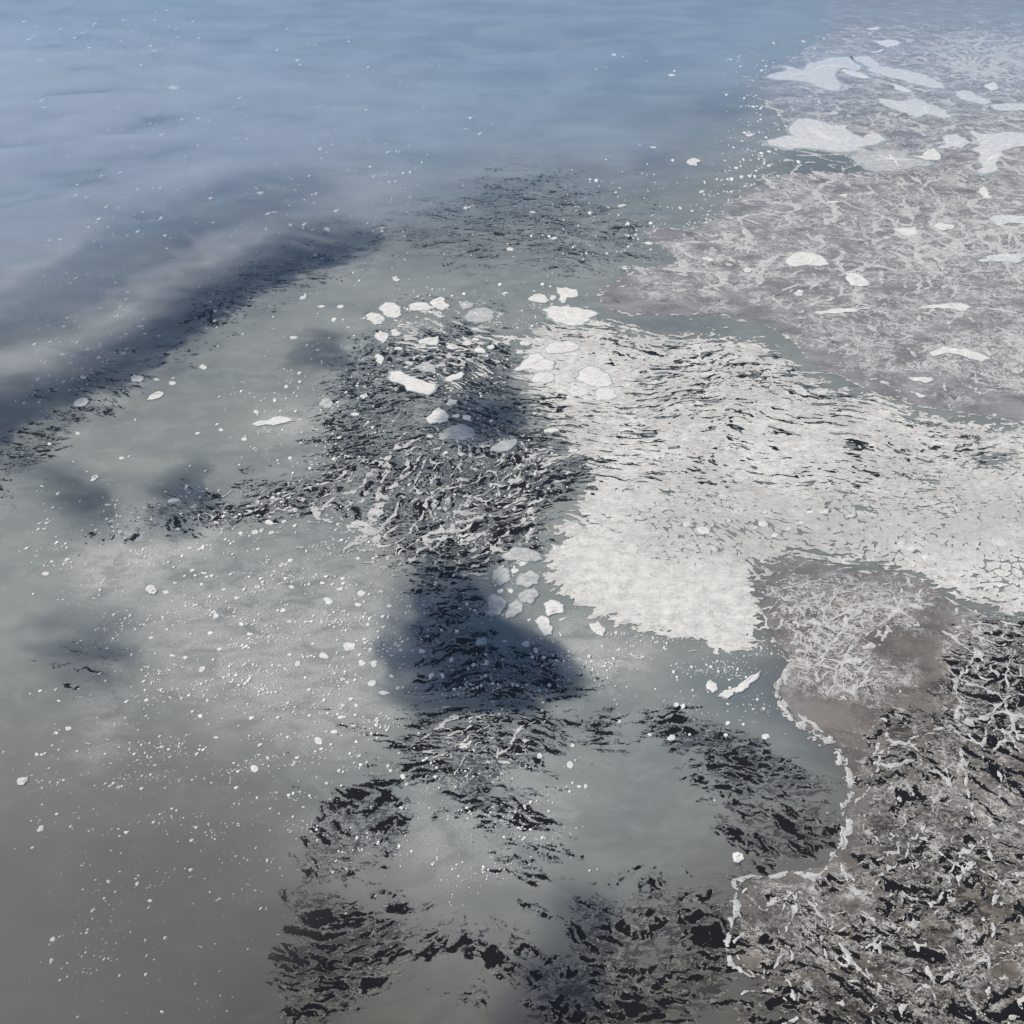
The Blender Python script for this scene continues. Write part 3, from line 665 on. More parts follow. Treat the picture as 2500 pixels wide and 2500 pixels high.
def floe(outline, label, group=None, mat=None, h=2.6, name='ice_floe', inner=0, cat='ice floe', zt=4.4, ridges_n=0):
    cx = sum(p[0] for p in outline) / len(outline); cy = sum(p[1] for p in outline) / len(outline)
    P = [(x - cx, y - cy) for x, y in outline]
    n = len(P)
    area = sum(P[i][0] * P[(i + 1) % n][1] - P[(i + 1) % n][0] * P[i][1] for i in range(n))
    if area < 0: P.reverse()
    top = [(x * .95, y * .95) for x, y in P]
    pts = [Vector(p) for p in top]
    if inner:
        xs = [p[0] for p in top]; ys = [p[1] for p in top]
        tries = 0
        while len(pts) < n + inner and tries < inner * 6:
            tries += 1
            q = (rnd.uniform(min(xs), max(xs)), rnd.uniform(min(ys), max(ys)))
            ins = False
            for i in range(n):
                a, b = top[i], top[(i + 1) % n]
                if (a[1] > q[1]) != (b[1] > q[1]) and q[0] < (b[0] - a[0]) * (q[1] - a[1]) / (b[1] - a[1]) + a[0]: ins = not ins
            if ins: pts.append(Vector(q))
    r = delaunay_2d_cdt(pts, [(i, (i + 1) % n) for i in range(n)], [list(range(n))], 1, 1e-4)
    vs, faces = r[0], r[2]
    V = []
    for k, v in enumerate(vs):
        o_ = r[3][k]
        rim = any(i < n for i in o_) if o_ else True
        V.append((v.x, v.y, zt + h * .4 * (rnd.uniform(-.25, .25) if rim else rnd.uniform(0, 1.4))))
    Fc = [tuple(f) for f in faces]
    m = {}
    for k, o_ in enumerate(r[3]):
        for i in o_:
            if i < n: m.setdefault(i, k)
    b0 = len(V)
    zb = zt - .9 if ridges_n else -.2
    V += [(x * (.97 if ridges_n else 1.03), y * (.97 if ridges_n else 1.03), zb) for x, y in P]
    for i in range(n):
        j = (i + 1) % n
        if i in m and j in m: Fc.append((m[i], b0 + i, b0 + j, m[j]))
    me = bpy.data.meshes.new('snow_cover' if ridges_n else name); me.from_pydata(V, [], Fc); me.materials.append(mat or M_FLOE)
    if not ridges_n:
        o = bpy.data.objects.new(name, me); o.location = (cx, cy, 0); COL.objects.link(o)
        return tag(o, label, cat, group)
    o = bpy.data.objects.new(name, None); o.location = (cx, cy, 0); COL.objects.link(o)
    sn = bpy.data.objects.new('snow_cover', me); COL.objects.link(sn); sn.parent = o
    w = [rnd.uniform(1.02, 1.075) for _ in P]
    tp = [(x * k, y * k) for (x, y), k in zip(P, w)]
    r2 = delaunay_2d_cdt([Vector(p) for p in tp], [(i, (i + 1) % n) for i in range(n)], [list(range(n))], 1, 1e-4)
    V2 = [(v.x, v.y, zt - .85) for v in r2[0]]; k0 = len(V2)
    V2 += [(x * 1.02, y * 1.02, -.2) for x, y in tp]
    F2 = [tuple(f) for f in r2[2]]
    m2 = {}
    for k, o_ in enumerate(r2[3]):
        for i in o_: m2.setdefault(i, k)
    F2 += [(m2[i], k0 + i, k0 + (i + 1) % n, m2[(i + 1) % n]) for i in range(n) if i in m2 and (i + 1) % n in m2]
    me2 = bpy.data.meshes.new('ice_slab'); me2.from_pydata(V2, [], F2); me2.materials.append(M_SLAB)
    sl = bpy.data.objects.new('ice_slab', me2); COL.objects.link(sl); sl.parent = o
    add_ridges(o, top, zt, ridges_n)
    return tag(o, label, cat, group)

def inside(q, poly):
    ins = False
    for i in range(len(poly)):
        a, b = poly[i], poly[(i + 1) % len(poly)]
        if (a[1] > q[1]) != (b[1] > q[1]) and q[0] < (b[0] - a[0]) * (q[1] - a[1]) / (b[1] - a[1]) + a[0]: ins = not ins
    return ins

def add_ridges(o, poly, zt, count):
    """low welts of rubble pushed up across a floe, each a part of it"""
    xs = [p[0] for p in poly]; ys = [p[1] for p in poly]
    span = min(max(xs) - min(xs), max(ys) - min(ys))
    small = [(x * .8, y * .8) for x, y in poly]
    made = 0
    for _ in range(count * 8):
        if made >= count: break
        p = (rnd.uniform(min(xs), max(xs)), rnd.uniform(min(ys), max(ys))); a = rnd.uniform(0, math.pi)
        line = []
        for k in range(9):
            if not inside(p, small): break
            line.append(p); a += rnd.uniform(-.5, .5)
            p = (p[0] + math.cos(a) * span * .09, p[1] + math.sin(a) * span * .09)
        if len(line) < 4: continue
        V = []; Fc = []
        for k, (x, y) in enumerate(line):
            q = line[min(k + 1, len(line) - 1)]; r = line[max(k - 1, 0)]
            dx, dy = q[0] - r[0], q[1] - r[1]; L = math.hypot(dx, dy) + 1e-6
            taper = math.sin(math.pi * (k + .35) / (len(line) - .3)); w = span * .018 * (.5 + taper) * rnd.uniform(.7, 1.3)
            V += [(x - dy / L * w, y + dx / L * w, zt + .2), (x, y, zt + .9 + 2.0 * taper * rnd.uniform(.6, 1.2)), (x + dy / L * w, y - dx / L * w, zt + .2)]
            if k: b = 3 * k; Fc += [(b - 3, b - 2, b + 1, b), (b - 2, b - 1, b + 2, b + 1)]
        me = bpy.data.meshes.new('pressure_ridge'); me.from_pydata(V, [], Fc); me.materials.append(M_FLOE)
        c_ = bpy.data.objects.new('pressure_ridge', me); COL.objects.link(c_); c_.parent = o
        made += 1

def traced(t, pts, label, mat=None, target=26, inner=14, name='ice_floe'):
    g = [at(*note(t, *p)) for p in pts]
    return floe(rough_outline(g, target), label, None, mat, inner=inner, name=name, ridges_n=3)

def oval(t, x, y, w, h, label, group, mat=None):
    """small floe: an uneven many-cornered outline inside its box"""
    n = rnd.randint(6, 9); ph = rnd.uniform(0, 6.28); sk = rnd.uniform(-.35, .35)
    pts = []
    for k in range(n):
        a = ph + 2 * math.pi * (k + rnd.uniform(-.3, .3)) / n
        r = rnd.uniform(.74, 1.08)
        px = r * math.cos(a); py = r * math.sin(a)
        pts.append(at(*note(t, x + .5 * w * (px + sk * py), y + .5 * h * py)))
    return floe(rough_outline(pts, 14), label, group, mat, inner=2, zt=4.4 if t in 'CD' else 2.1)

BIG = [   # tile, outline, label, look: f snowy floe, d dull wet floe, s broad snow sheet
 ('B', [(1212,1577),(1240,1583),(1262,1578),(1300,1590),(1322,1588),(1330,1625),(1310,1634),(1262,1638),(1252,1665),(1236,1662),(1226,1640),(1218,1610)], 'angular white floe with a tail, topmost of the central floe cluster', 'f'),
 ('B', [(1055,1637),(1085,1618),(1120,1613),(1150,1628),(1172,1650),(1150,1664),(1100,1660),(1062,1650)], 'oval white floe just left of the angular tailed floe', 'f'),
 ('B', [(1175,1625),(1200,1622),(1208,1640),(1190,1650),(1172,1645)], 'little white floe wedged between the oval and the angular tailed floe', 'f'),
 ('B', [(515,1665),(545,1640),(575,1628),(600,1640),(625,1680),(590,1702),(550,1690)], 'peaked white floe joined to a longer flat one at its left', 'f'),
 ('B', [(400,1675),(440,1660),(500,1665),(545,1690),(500,1705),(430,1706),(405,1695)], 'long flat white floe touching the peaked floe at its right', 'f'),
 ('B', [(240,1685),(270,1660),(320,1662),(358,1690),(360,1730),(320,1748),(285,1740),(262,1720)], 'round streaked floe at the upper left of the central cluster', 'f'),
 ('B', [(165,1730),(195,1715),(235,1722),(270,1750),(255,1778),(215,1783),(170,1755)], 'white floe, leftmost of the upper central cluster', 'f'),
 ('B', [(680,1665),(715,1652),(762,1668),(752,1692),(700,1702)], 'small pale floe right of the peaked floe in the central cluster', 'd'),
 ('B', [(705,1740),(750,1700),(815,1690),(870,1715),(865,1750),(800,1770),(735,1765)], 'wide pale floe streaked with grey in the central cluster', 'd'),
 ('B', [(1130,1700),(1180,1680),(1260,1680),(1340,1692),(1400,1705),(1440,1725),(1390,1745),(1360,1780),(1300,1790),(1180,1750)], 'large white floe at the top corner of the pack ice', 'f'),
 ('B', [(220,1830),(245,1815),(290,1835),(285,1860),(262,1882),(235,1870)], 'downward pointing white floe on smooth grey ice left of the cluster', 'f'),
 ('B', [(300,1815),(330,1806),(362,1830),(340,1846),(305,1842)], 'small rounded floe right of the downward pointing floe', 'f'),
 ('B', [(440,1870),(500,1855),(560,1845),(555,1900),(520,1895),(460,1888)], 'flat white floe with a straight right edge among fine leads', 'f'),
 ('B', [(312,1520),(335,1518),(352,1535),(335,1547),(318,1540)], 'lone bright floe above the central cluster on grey ice', 'f'),
 ('C', [(512,425),(560,405),(625,392),(600,362),(640,365),(680,378),(720,390),(740,350),(790,345),(830,330),(900,312),(970,312),(1010,345),(1040,380),(1010,392),(940,370),(905,395),(920,450),(920,500),(890,503),(840,490),(780,465),(720,450),(640,440),(560,438)], 'star shaped pale snow sheet near the top right', 's'),
 ('C', [(945,378),(1000,392),(1050,408),(1090,430),(1060,434),(990,418),(950,404)], 'thin white tongue of ice right of the star shaped sheet', 'f'),
 ('C', [(985,318),(1080,308),(1110,335),(1130,358),(1210,375),(1290,385),(1370,405),(1430,430),(1500,488),(1450,488),(1370,470),(1300,455),(1250,435),(1160,415),(1095,395),(1070,382),(1090,370),(1040,345)], 'long pale snow sheet slanting down right of the star shaped sheet', 's'),
 ('C', [(1125,540),(1180,545),(1240,555),(1310,545),(1350,540),(1400,565),(1470,590),(1520,615),(1540,645),(1500,655),(1440,635),(1390,630),(1345,645),(1290,620),(1200,595),(1140,565)], 'big white snow sheet with scalloped lower edge at upper right', 's'),
 ('C', [(1550,500),(1600,495),(1650,505),(1700,535),(1745,568),(1720,575),(1650,560),(1590,545),(1555,525)], 'white snow sheet tapering right, near the right edge', 's'),
 ('C', [(1740,578),(1830,568),(1990,575),(1990,600),(1800,608),(1760,595)], 'small white sheet cut by the right edge below the tapering one', 's'),
 ('C', [(1090,222),(1130,225),(1180,218),(1230,222),(1258,238),(1210,255),(1180,262),(1140,245)], 'white lens shaped floe near the top edge at right', 'f'),
 ('C', [(1065,160),(1110,150),(1155,148),(1140,165),(1090,166)], 'thin white floe at the very top edge at right', 'f'),
 ('C', [(650,690),(690,650),(740,648),(800,660),(870,685),(940,685),(970,690),(950,705),(1000,740),(1060,760),(1110,725),(1150,740),(1185,770),(1140,790),(1080,800),(1010,830),(930,838),(840,825),(740,815),(680,815),(640,825),(520,795),(510,770),(560,765),(620,745),(670,750)], 'largest ragged white snow sheet beside the blue water at upper right', 's'),
 ('C', [(1450,815),(1500,790),(1520,740),(1560,733),(1610,760),(1625,790),(1590,815),(1540,805),(1500,815)], 'pale blue grey pentagonal sheet near the right edge', 's'),
 ('C', [(1645,712),(1690,735),(1760,735),(1810,725),(1990,720),(1990,800),(1810,830),(1790,880),(1760,950),(1700,960),(1670,940),(1680,880),(1690,840),(1650,825),(1690,800),(1670,770)], 'tall white hooked sheet running down the right edge', 's'),
 ('C', [(1690,1065),(1710,1025),(1730,1050),(1760,1090),(1720,1088)], 'small white triangular floe near the right edge', 'f'),
 ('C', [(1320,858),(1380,855),(1400,820),(1440,815),(1475,850),(1450,880),(1390,880)], 'white floe left of the pentagonal sheet', 'f'),
 ('C', [(1210,1255),(1280,1250),(1345,1248),(1360,1280),(1310,1312),(1270,1290)], 'white wedge shaped floe pointing down on mauve ice', 'f'),
 ('C', [(620,1440),(660,1400),(700,1382),(760,1385),(810,1400),(850,1430),(868,1450),(820,1460),(760,1455),(690,1465),(640,1460)], 'big bright leaf shaped floe in the mauve ice sheet', 'f'),
 ('C', [(948,1500),(985,1497),(1040,1510),(1075,1540),(1090,1565),(1040,1573),(975,1565),(955,1530)], 'bright rounded floe below right of the leaf shaped floe', 'f'),
 ('C', [(1340,1690),(1420,1675),(1500,1668),(1590,1665),(1645,1690),(1620,1710),(1560,1700),(1460,1690),(1380,1695)], 'long white floe lying level on the mauve ice at right', 'f'),
 ('C', [(775,1718),(850,1705),(950,1695),(1060,1688),(1100,1690),(1020,1712),(900,1722),(820,1728)], 'thin long white strip of ice in the mauve sheet', 'f'),
 ('C', [(1195,458),(1250,470),(1320,500),(1300,510),(1240,495)], 'narrow white floe between the two large slanting sheets', 'f'),
 ('C', [(1460,545),(1520,545),(1570,575),(1530,585),(1480,560)], 'dull bluish floe left of the tapering sheet', 'd'),
 ('C', [(1720,480),(1760,450),(1790,490),(1750,500)], 'small white floe above the tapering sheet at the right edge', 'f'),
 ('C', [(1430,1240),(1480,1225),(1550,1235),(1540,1260),(1460,1262)], 'flat white floe right of the wedge shaped floe', 'f'),
 ('C', [(1680,1430),(1740,1400),(1820,1390),(1990,1400),(1900,1445),(1700,1440)], 'pale wide floe at the right edge among white veins', 's'),
 ('C', [(1740,1200),(1800,1180),(1990,1180),(1990,1225),(1790,1240)], 'white floe cut by the right edge above the veined area', 's'),
 ('C', [(160,1415),(200,1408),(240,1430),(210,1440)], 'small bright floe at the left tip of the mauve sheet', 'f'),
 ('C', [(390,1482),(420,1468),(445,1480),(415,1497)], 'small white floe left of the leaf shaped floe', 'f'),
 ('C', [(910,1075),(975,1066),(960,1085)], 'tiny white sliver of ice on the upper mauve sheet', 'f'),
 ('C', [(825,1115),(880,1103),(940,1108),(890,1120)], 'thin white sliver below the tiny one on the mauve sheet', 'f'),
 ('C', [(88,878),(120,867),(158,885),(135,912),(100,905)], 'round white floe alone on blue grey ice at top centre right', 'f'),
 ('C', [(1090,285),(1165,270),(1150,285),(1100,292)], 'narrow white floe below the lens shaped one near the top', 'f'),
 ('C', [(980,862),(1050,832),(1150,822),(1290,838),(1310,870),(1420,885),(1430,905),(1330,915),(1250,940),(1140,945),(1060,925),(1010,890)], 'dull greenish grey sheet below the largest ragged snow sheet', 'd'),
 ('C', [(665,1610),(700,1590),(735,1600),(715,1625),(680,1622)], 'white floe below the leaf shaped floe in mauve ice', 'f'),
 ('D', [(1410,95),(1480,60),(1560,70),(1660,90),(1750,130),(1700,145),(1620,120),(1500,95),(1430,115)], 'long white floe bent like a bow in the lower mauve sheet', 'f'),
 ('D', [(1290,230),(1360,228),(1440,240),(1400,262),(1330,250)], 'flat white floe near the lower edge of the mauve sheet', 'f'),
 ('D', [(1300,305),(1350,315),(1400,335),(1360,340)], 'small slanting floe lowest in the mauve sheet', 'f'),
 ('E', [(965,190),(1020,150),(1060,105),(1120,95),(1150,130),(1195,140),(1195,185),(1140,195),(1070,180),(1000,195)], 'large white stepped floe at the left edge of the pack', 'f'),
 ('E', [(1070,245),(1110,205),(1170,202),(1198,215),(1195,250),(1150,262),(1080,255)], 'white floe just below the large stepped floe', 'f'),
 ('E', [(1330,200),(1380,170),(1450,180),(1500,220),(1520,265),(1470,280),(1400,278),(1350,255),(1315,235)], 'largest smooth white floe inside the upper pack ice', 'f'),
 ('E', [(1270,300),(1300,275),(1360,282),(1390,310),(1350,335),(1300,335)], 'round white floe below left of the largest smooth floe', 'f'),
 ('E', [(1420,305),(1480,290),(1530,295),(1545,335),(1500,355),(1430,360)], 'blocky white floe below the largest smooth floe', 'f'),
 ('E', [(1140,70),(1200,35),(1300,35),(1340,60),(1280,90),(1200,100),(1150,92)], 'wide white floe above the large stepped floe', 'f'),
 ('E', [(495,450),(530,415),(570,395),(608,430),(612,470),(570,480),(520,485)], 'bright dome shaped floe left of the shaded patch', 'f'),
 ('E', [(590,535),(640,495),(700,488),(750,510),(760,545),(700,572),(630,565)], 'wet grey oval floe at the edge of the shaded patch', 'd'),
 ('E', [(850,620),(880,600),(930,575),(985,568),(985,600),(940,632),(890,640)], 'grey white floe at the lower edge of the shaded patch', 'd'),
 ('E', [(605,375),(630,348),(665,355),(665,380),(620,388)], 'small white floe above the dome shaped floe', 'f'),
 ('E', [(600,245),(640,215),(690,198),(705,210),(680,235),(630,255)], 'slanting white floe left of the misty leads', 'f'),
 ('E', [(295,200),(345,195),(390,215),(440,235),(500,260),(550,265),(545,295),(510,325),(440,310),(390,300),(370,270),(310,255)], 'long white floe crossed by dark bands left of centre', 'f'),
 ('E', [(440,180),(480,145),(530,160),(545,200),(500,200)], 'pale floe above the floe crossed by dark bands', 'd'),
 ('E', [(135,330),(165,318),(178,335),(150,350)], 'small white floe left of the floe crossed by dark bands', 'f'),
 ('E', [(825,1520),(835,1440),(870,1420),(920,1450),(930,1490),(900,1530),(855,1540)], 'grey white floe hanging lowest at left of the snow lobe', 'd'),
 ('E', [(1000,1420),(1040,1396),(1090,1385),(1110,1430),(1070,1470),(1030,1465)], 'broken floe at the lower left corner of the snow lobe', 'd'),
 ('E', [(935,1555),(950,1475),(990,1445),(1020,1470),(1015,1520),(970,1545)], 'narrow tooth shaped floe beside the lowest grey white floe', 'd'),
 ('E', [(1090,1565),(1130,1535),(1170,1560),(1190,1610),(1185,1640),(1150,1648),(1120,1610)], 'detached white floe below the snow lobe, long and slanting', 'f'),
 ('E', [(1140,1470),(1175,1450),(1250,1480),(1250,1520),(1200,1525),(1160,1540),(1150,1510)], 'white floe breaking off the lower edge of the snow lobe', 'f'),
 ('E', [(865,1290),(900,1265),(950,1290),(960,1340),(900,1375),(865,1345)], 'greyish floe left of the snow lobe above the dark leads', 'd'),
 ('E', [(1390,1580),(1440,1570),(1480,1610),(1470,1650),(1430,1640),(1400,1610)], 'white floe jutting from the lower edge of the snow lobe', 'f'),
 ('E', [(1000,1320),(1060,1290),(1105,1310),(1110,1360),(1050,1384),(1000,1370)], 'pale cracked floe against the left side of the snow lobe', 'd'),
 ('E', [(910,1210),(960,1170),(1040,1165),(1120,1200),(1130,1230),(1040,1240),(940,1232)], 'streaked mauve floe above the cracked pale floe', 'd'),
 ('E', [(765,1690),(780,1665),(828,1660),(825,1695),(780,1702)], 'dull square floe in the dark shaded leads', 'd'),
 ('G', [(402,385),(420,355),(450,340),(482,345),(486,365),(470,385),(430,390)], 'white floe in the lit leads near the left edge', 'f'),
 ('G', [(720,240),(738,215),(765,220),(790,240),(770,256),(735,255)], 'white floe with a peak at the end of the shaded band', 'f'),
 ('G', [(805,355),(830,325),(870,305),(898,315),(890,335),(840,352)], 'long tapered white floe on smooth grey ice at left', 'f'),
 ('G', [(497,803),(502,775),(530,763),(545,778),(520,797)], 'white kite shaped floe on misty grey ice at left', 'f'),
 ('G', [(1383,485),(1410,470),(1470,465),(1510,448),(1600,455),(1615,470),(1560,480),(1500,495),(1460,488),(1410,500)], 'long pale ragged floe on the grey ice left of centre', 'f'),
 ('G', [(800,1385),(825,1368),(850,1375),(863,1400),(850,1420),(825,1418),(803,1402)], 'bright round floe, largest in the lower left swarm', 'f'),
 ('G', [(1748,375),(1765,350),(1795,345),(1822,365),(1815,395),(1780,402)], 'banded round floe at the left edge of the central leads', 'd'),
 ('H', [(100,588),(128,582),(158,580),(155,600),(128,625),(100,625)], 'white floe cut by the left edge of the view', 'f'),
 ('J', [(335,1000),(360,990),(390,1005),(398,1030),(370,1050),(340,1042)], 'lone pale floe beside dark leads at lower right', 'f'),
 ('J', [(252,140),(285,105),(325,100),(360,85),(400,50),(440,20),(485,-10),(478,25),(430,65),(395,105),(340,112),(310,148)], 'slanting strip of white rubble ice below the snow lobe', 'f'),
 ('J', [(188,75),(210,45),(245,70),(250,105),(225,118),(200,100)], 'white floe at the lower end of the slanting rubble strip', 'f'),
]
SMALL = {
 'A': [(222,331,42,14),(853,280,34,12),(950,480,60,28),(1007,497,16,6),(243,588,44,14),(480,592,32,12),(658,589,24,8),(329,449,18,6),(947,229,16,8),(730,257,12,6),(614,387,12,6),(1350,417,16,7),(1401,212,14,6),(321,702,16,7),(376,787,20,10),(265,794,16,7),(450,812,12,6),(632,776,16,8),(1360,763,34,9),(1477,589,14,7),(1469,614,12,5),(884,1031,34,11),(1428,1058,54,17),(1713,1068,20,18),(1795,1259,30,26),(489,1246,20,8),(251,1320,16,8),(166,1130,14,6),(1310,1280,10,6),(700,1603,22,16),(1092,1572,18,12),(1149,1525,16,8),(1180,1706,24,16),(548,1690,18,6),(1547,1523,12,8),(1662,1632,40,22),(1765,1681,52,16),(1866,1683,42,22),(1830,1753,28,20),(1500,1738,16,10),(1610,1853,46,20),(1333,1833,20,10),(1196,1900,18,10),(197,1750,18,10),(372,1744,26,12),(607,1741,16,10),(266,1788,20,12),(350,1790,24,14),(211,1806,18,10),(690,1834,28,12),(795,1830,26,12),(770,1790,44,14),(311,1855,22,12),(424,1877,26,10),(588,1794,14,8),(485,1917,22,12),(190,1890,26,10),(250,1566,14,8),(330,1572,14,8),(1130,1790,14,8),(200,150,20,8),(180,197,22,7),(272,170,16,6),(281,210,14,6)],
 'B': [(955,1366,46,22),(1080,1164,34,12),(1568,1128,52,16),(1400,984,30,12),(1742,808,40,12),(1850,879,28,8),(1533,302,40,14),(1573,311,18,6),(1840,412,46,18),(1802,402,14,6),(1860,390,28,8),(1196,1307,40,16),(945,1337,18,8),(1074,1294,28,8),(904,1560,32,10),(925,1610,34,14),(1586,1473,34,12),(1717,1335,50,20),(455,1013,14,6),(1430,380,20,6),(1484,369,14,5),(1707,336,20,5),(1708,960,14,6),(1320,1157,16,7),(640,1623,26,10),(345,1912,50,20),(22,1682,40,16),(94,1497,20,9),(146,1480,12,7),(251,1266,12,8),(1390,1115,16,6),(1135,1560,36,8)],
 'C': [(302,520,36,14),(1303,350,40,14),(565,237,34,10),(727,228,34,12),(165,1053,34,16),(377,888,18,10),(495,840,30,12),(430,742,60,18),(850,265,30,8),(700,890,40,10)],
 'G': [(945,260,48,26),(858,240,36,16),(952,232,26,12),(1113,172,52,34),(340,102,40,22),(425,35,24,12),(397,110,20,9),(455,227,36,20),(743,462,22,12),(425,535,28,20),(272,595,26,18),(667,672,32,22),(709,661,20,12),(403,691,18,10),(478,746,18,14),(440,907,22,14),(231,825,28,12),(1405,417,36,26),(1340,568,34,24),(1568,280,24,24),(1642,205,28,22),(1648,252,30,12),(1324,304,28,14),(1085,535,28,14),(1212,517,26,18),(954,903,70,24),(590,928,44,12),(370,1227,40,16),(252,1306,46,30),(908,1408,50,26),(1592,1232,34,22),(1800,1455,56,42),(1552,1507,36,26),(1590,1567,26,22),(1600,1378,34,24),(1325,1583,28,22),(1110,1828,42,36),(1775,1755,54,40),(1203,1720,34,26),(1015,1765,34,20),(947,1755,30,18),(830,1657,34,18),(1632,1800,36,34),(1910,1705,60,50),(1300,1438,38,22),(1055,1287,34,22),(1120,1302,44,14),(1185,1540,36,34),(1370,1636,36,18),(1865,1390,32,16),(1768,1357,30,18),(1880,1333,26,20),(1400,1078,40,28),(1320,1083,26,22),(1488,1080,36,22),(1478,1024,46,34),(1558,1021,34,18),(1187,1024,34,22),(978,1060,30,14),(1417,1170,26,16),(1150,1430,16,24),(1105,1363,24,20),(1230,1393,26,14),(1045,1165,22,14),(1108,1166,26,16),(1538,1262,22,14),(960,1357,28,14),(588,1715,22,14),(1590,672,30,24),(676,303,18,12),(1155,1632,34,20),(1715,1690,26,16),(1590,1750,30,18),(1690,1760,22,16)],
 'E': [(640,60,70,34),(720,40,60,30),(790,80,64,34),(770,20,44,20),(850,60,50,30),(1040,40,80,30),(1110,20,60,22),(1010,90,50,22),(1240,110,60,26),(1290,140,70,30),(1210,170,44,22),(1250,220,52,26),(1220,300,60,30),(1300,370,70,30),(1390,130,50,22),(1370,90,60,24),(1450,120,60,26),(1560,200,50,24),(1590,270,56,26),(1570,340,60,26),(660,440,50,26),(720,450,60,30),(1180,520,90,36),(1300,630,56,30),(240,130,50,60),(980,1290,44,34),(1020,1250,50,30),(960,1400,34,30),(900,1400,40,30),(980,1500,30,26),(137,1413,42,34),(78,1702,64,50),(122,1475,40,24),(142,1795,46,40),(210,1800,38,44),(295,1483,36,20),(472,1730,42,34),(632,1780,32,34),(757,1805,30,24),(523,1865,38,36),(585,1865,20,34),(200,1908,54,36),(1097,1725,32,34),(1042,1690,50,36),(305,1868,26,20),(155,1665,24,20),(663,1620,28,22),(122,1223,28,20),(37,1333,26,18),(1140,1762,26,20),(175,1585,28,18),(190,1720,26,18),(205,1222,20,16),(105,430,60,18),(602,642,26,24),(685,650,22,22),(515,552,50,18),(1060,1560,24,16)],
 'D': [(85,1035,48,40),(170,1070,76,46),(500,1035,64,36),(565,1098,40,26),(515,970,30,18),(312,1017,28,20),(835,970,54,22),(710,1030,36,20),(458,1056,34,20),(980,990,60,24),(1395,1212,44,32),(1310,1170,46,30),(760,970,40,22),(640,1060,36,22)],
 'H': [(375,313,44,26),(308,337,26,18),(222,862,42,46),(203,455,26,20),(220,107,26,18),(323,162,24,14),(1100,245,30,24),(1137,160,18,22),(1380,255,30,28),(1395,535,44,48),(1745,378,54,50),(1833,331,46,26),(1185,363,30,16),(1425,403,24,22),(1358,178,20,14),(1872,250,54,24),(761,1120,16,14),(823,1257,30,26),(623,1305,10,12),(617,1392,10,12),(655,1668,14,20),(1143,835,14,12),(1792,614,22,16),(1762,425,22,16),(1646,660,14,12),(803,243,18,14),(1610,222,18,14),(1726,180,20,14),(1880,185,24,22),(1076,575,12,12),(1310,297,16,12),(230,638,14,10),(268,530,16,12),(306,100,24,12),(167,122,14,12)],
 'I': [(1285,512,42,48),(1118,462,34,36),(1297,405,26,28),(1335,632,26,22),(1372,628,20,26),(1555,275,24,20),(1723,345,28,22),(1840,365,50,40),(1868,183,34,28),(1905,190,26,32),(369,577,26,34),(388,618,20,20),(300,545,24,20),(285,518,20,20),(112,187,26,22),(82,150,28,22),(112,385,24,26),(196,68,50,32),(265,118,68,26),(28,250,36,22),(195,340,22,22),(130,463,20,16),(358,748,26,20),(1035,738,18,16),(1025,922,18,18),(862,743,18,14),(515,748,16,14),(95,297,34,12),(30,626,18,14),(338,92,26,26)],
 'J': [(307,283,28,28),(298,348,28,22),(515,358,46,36),(122,135,16,16),(97,345,20,16),(236,706,14,10)],
}


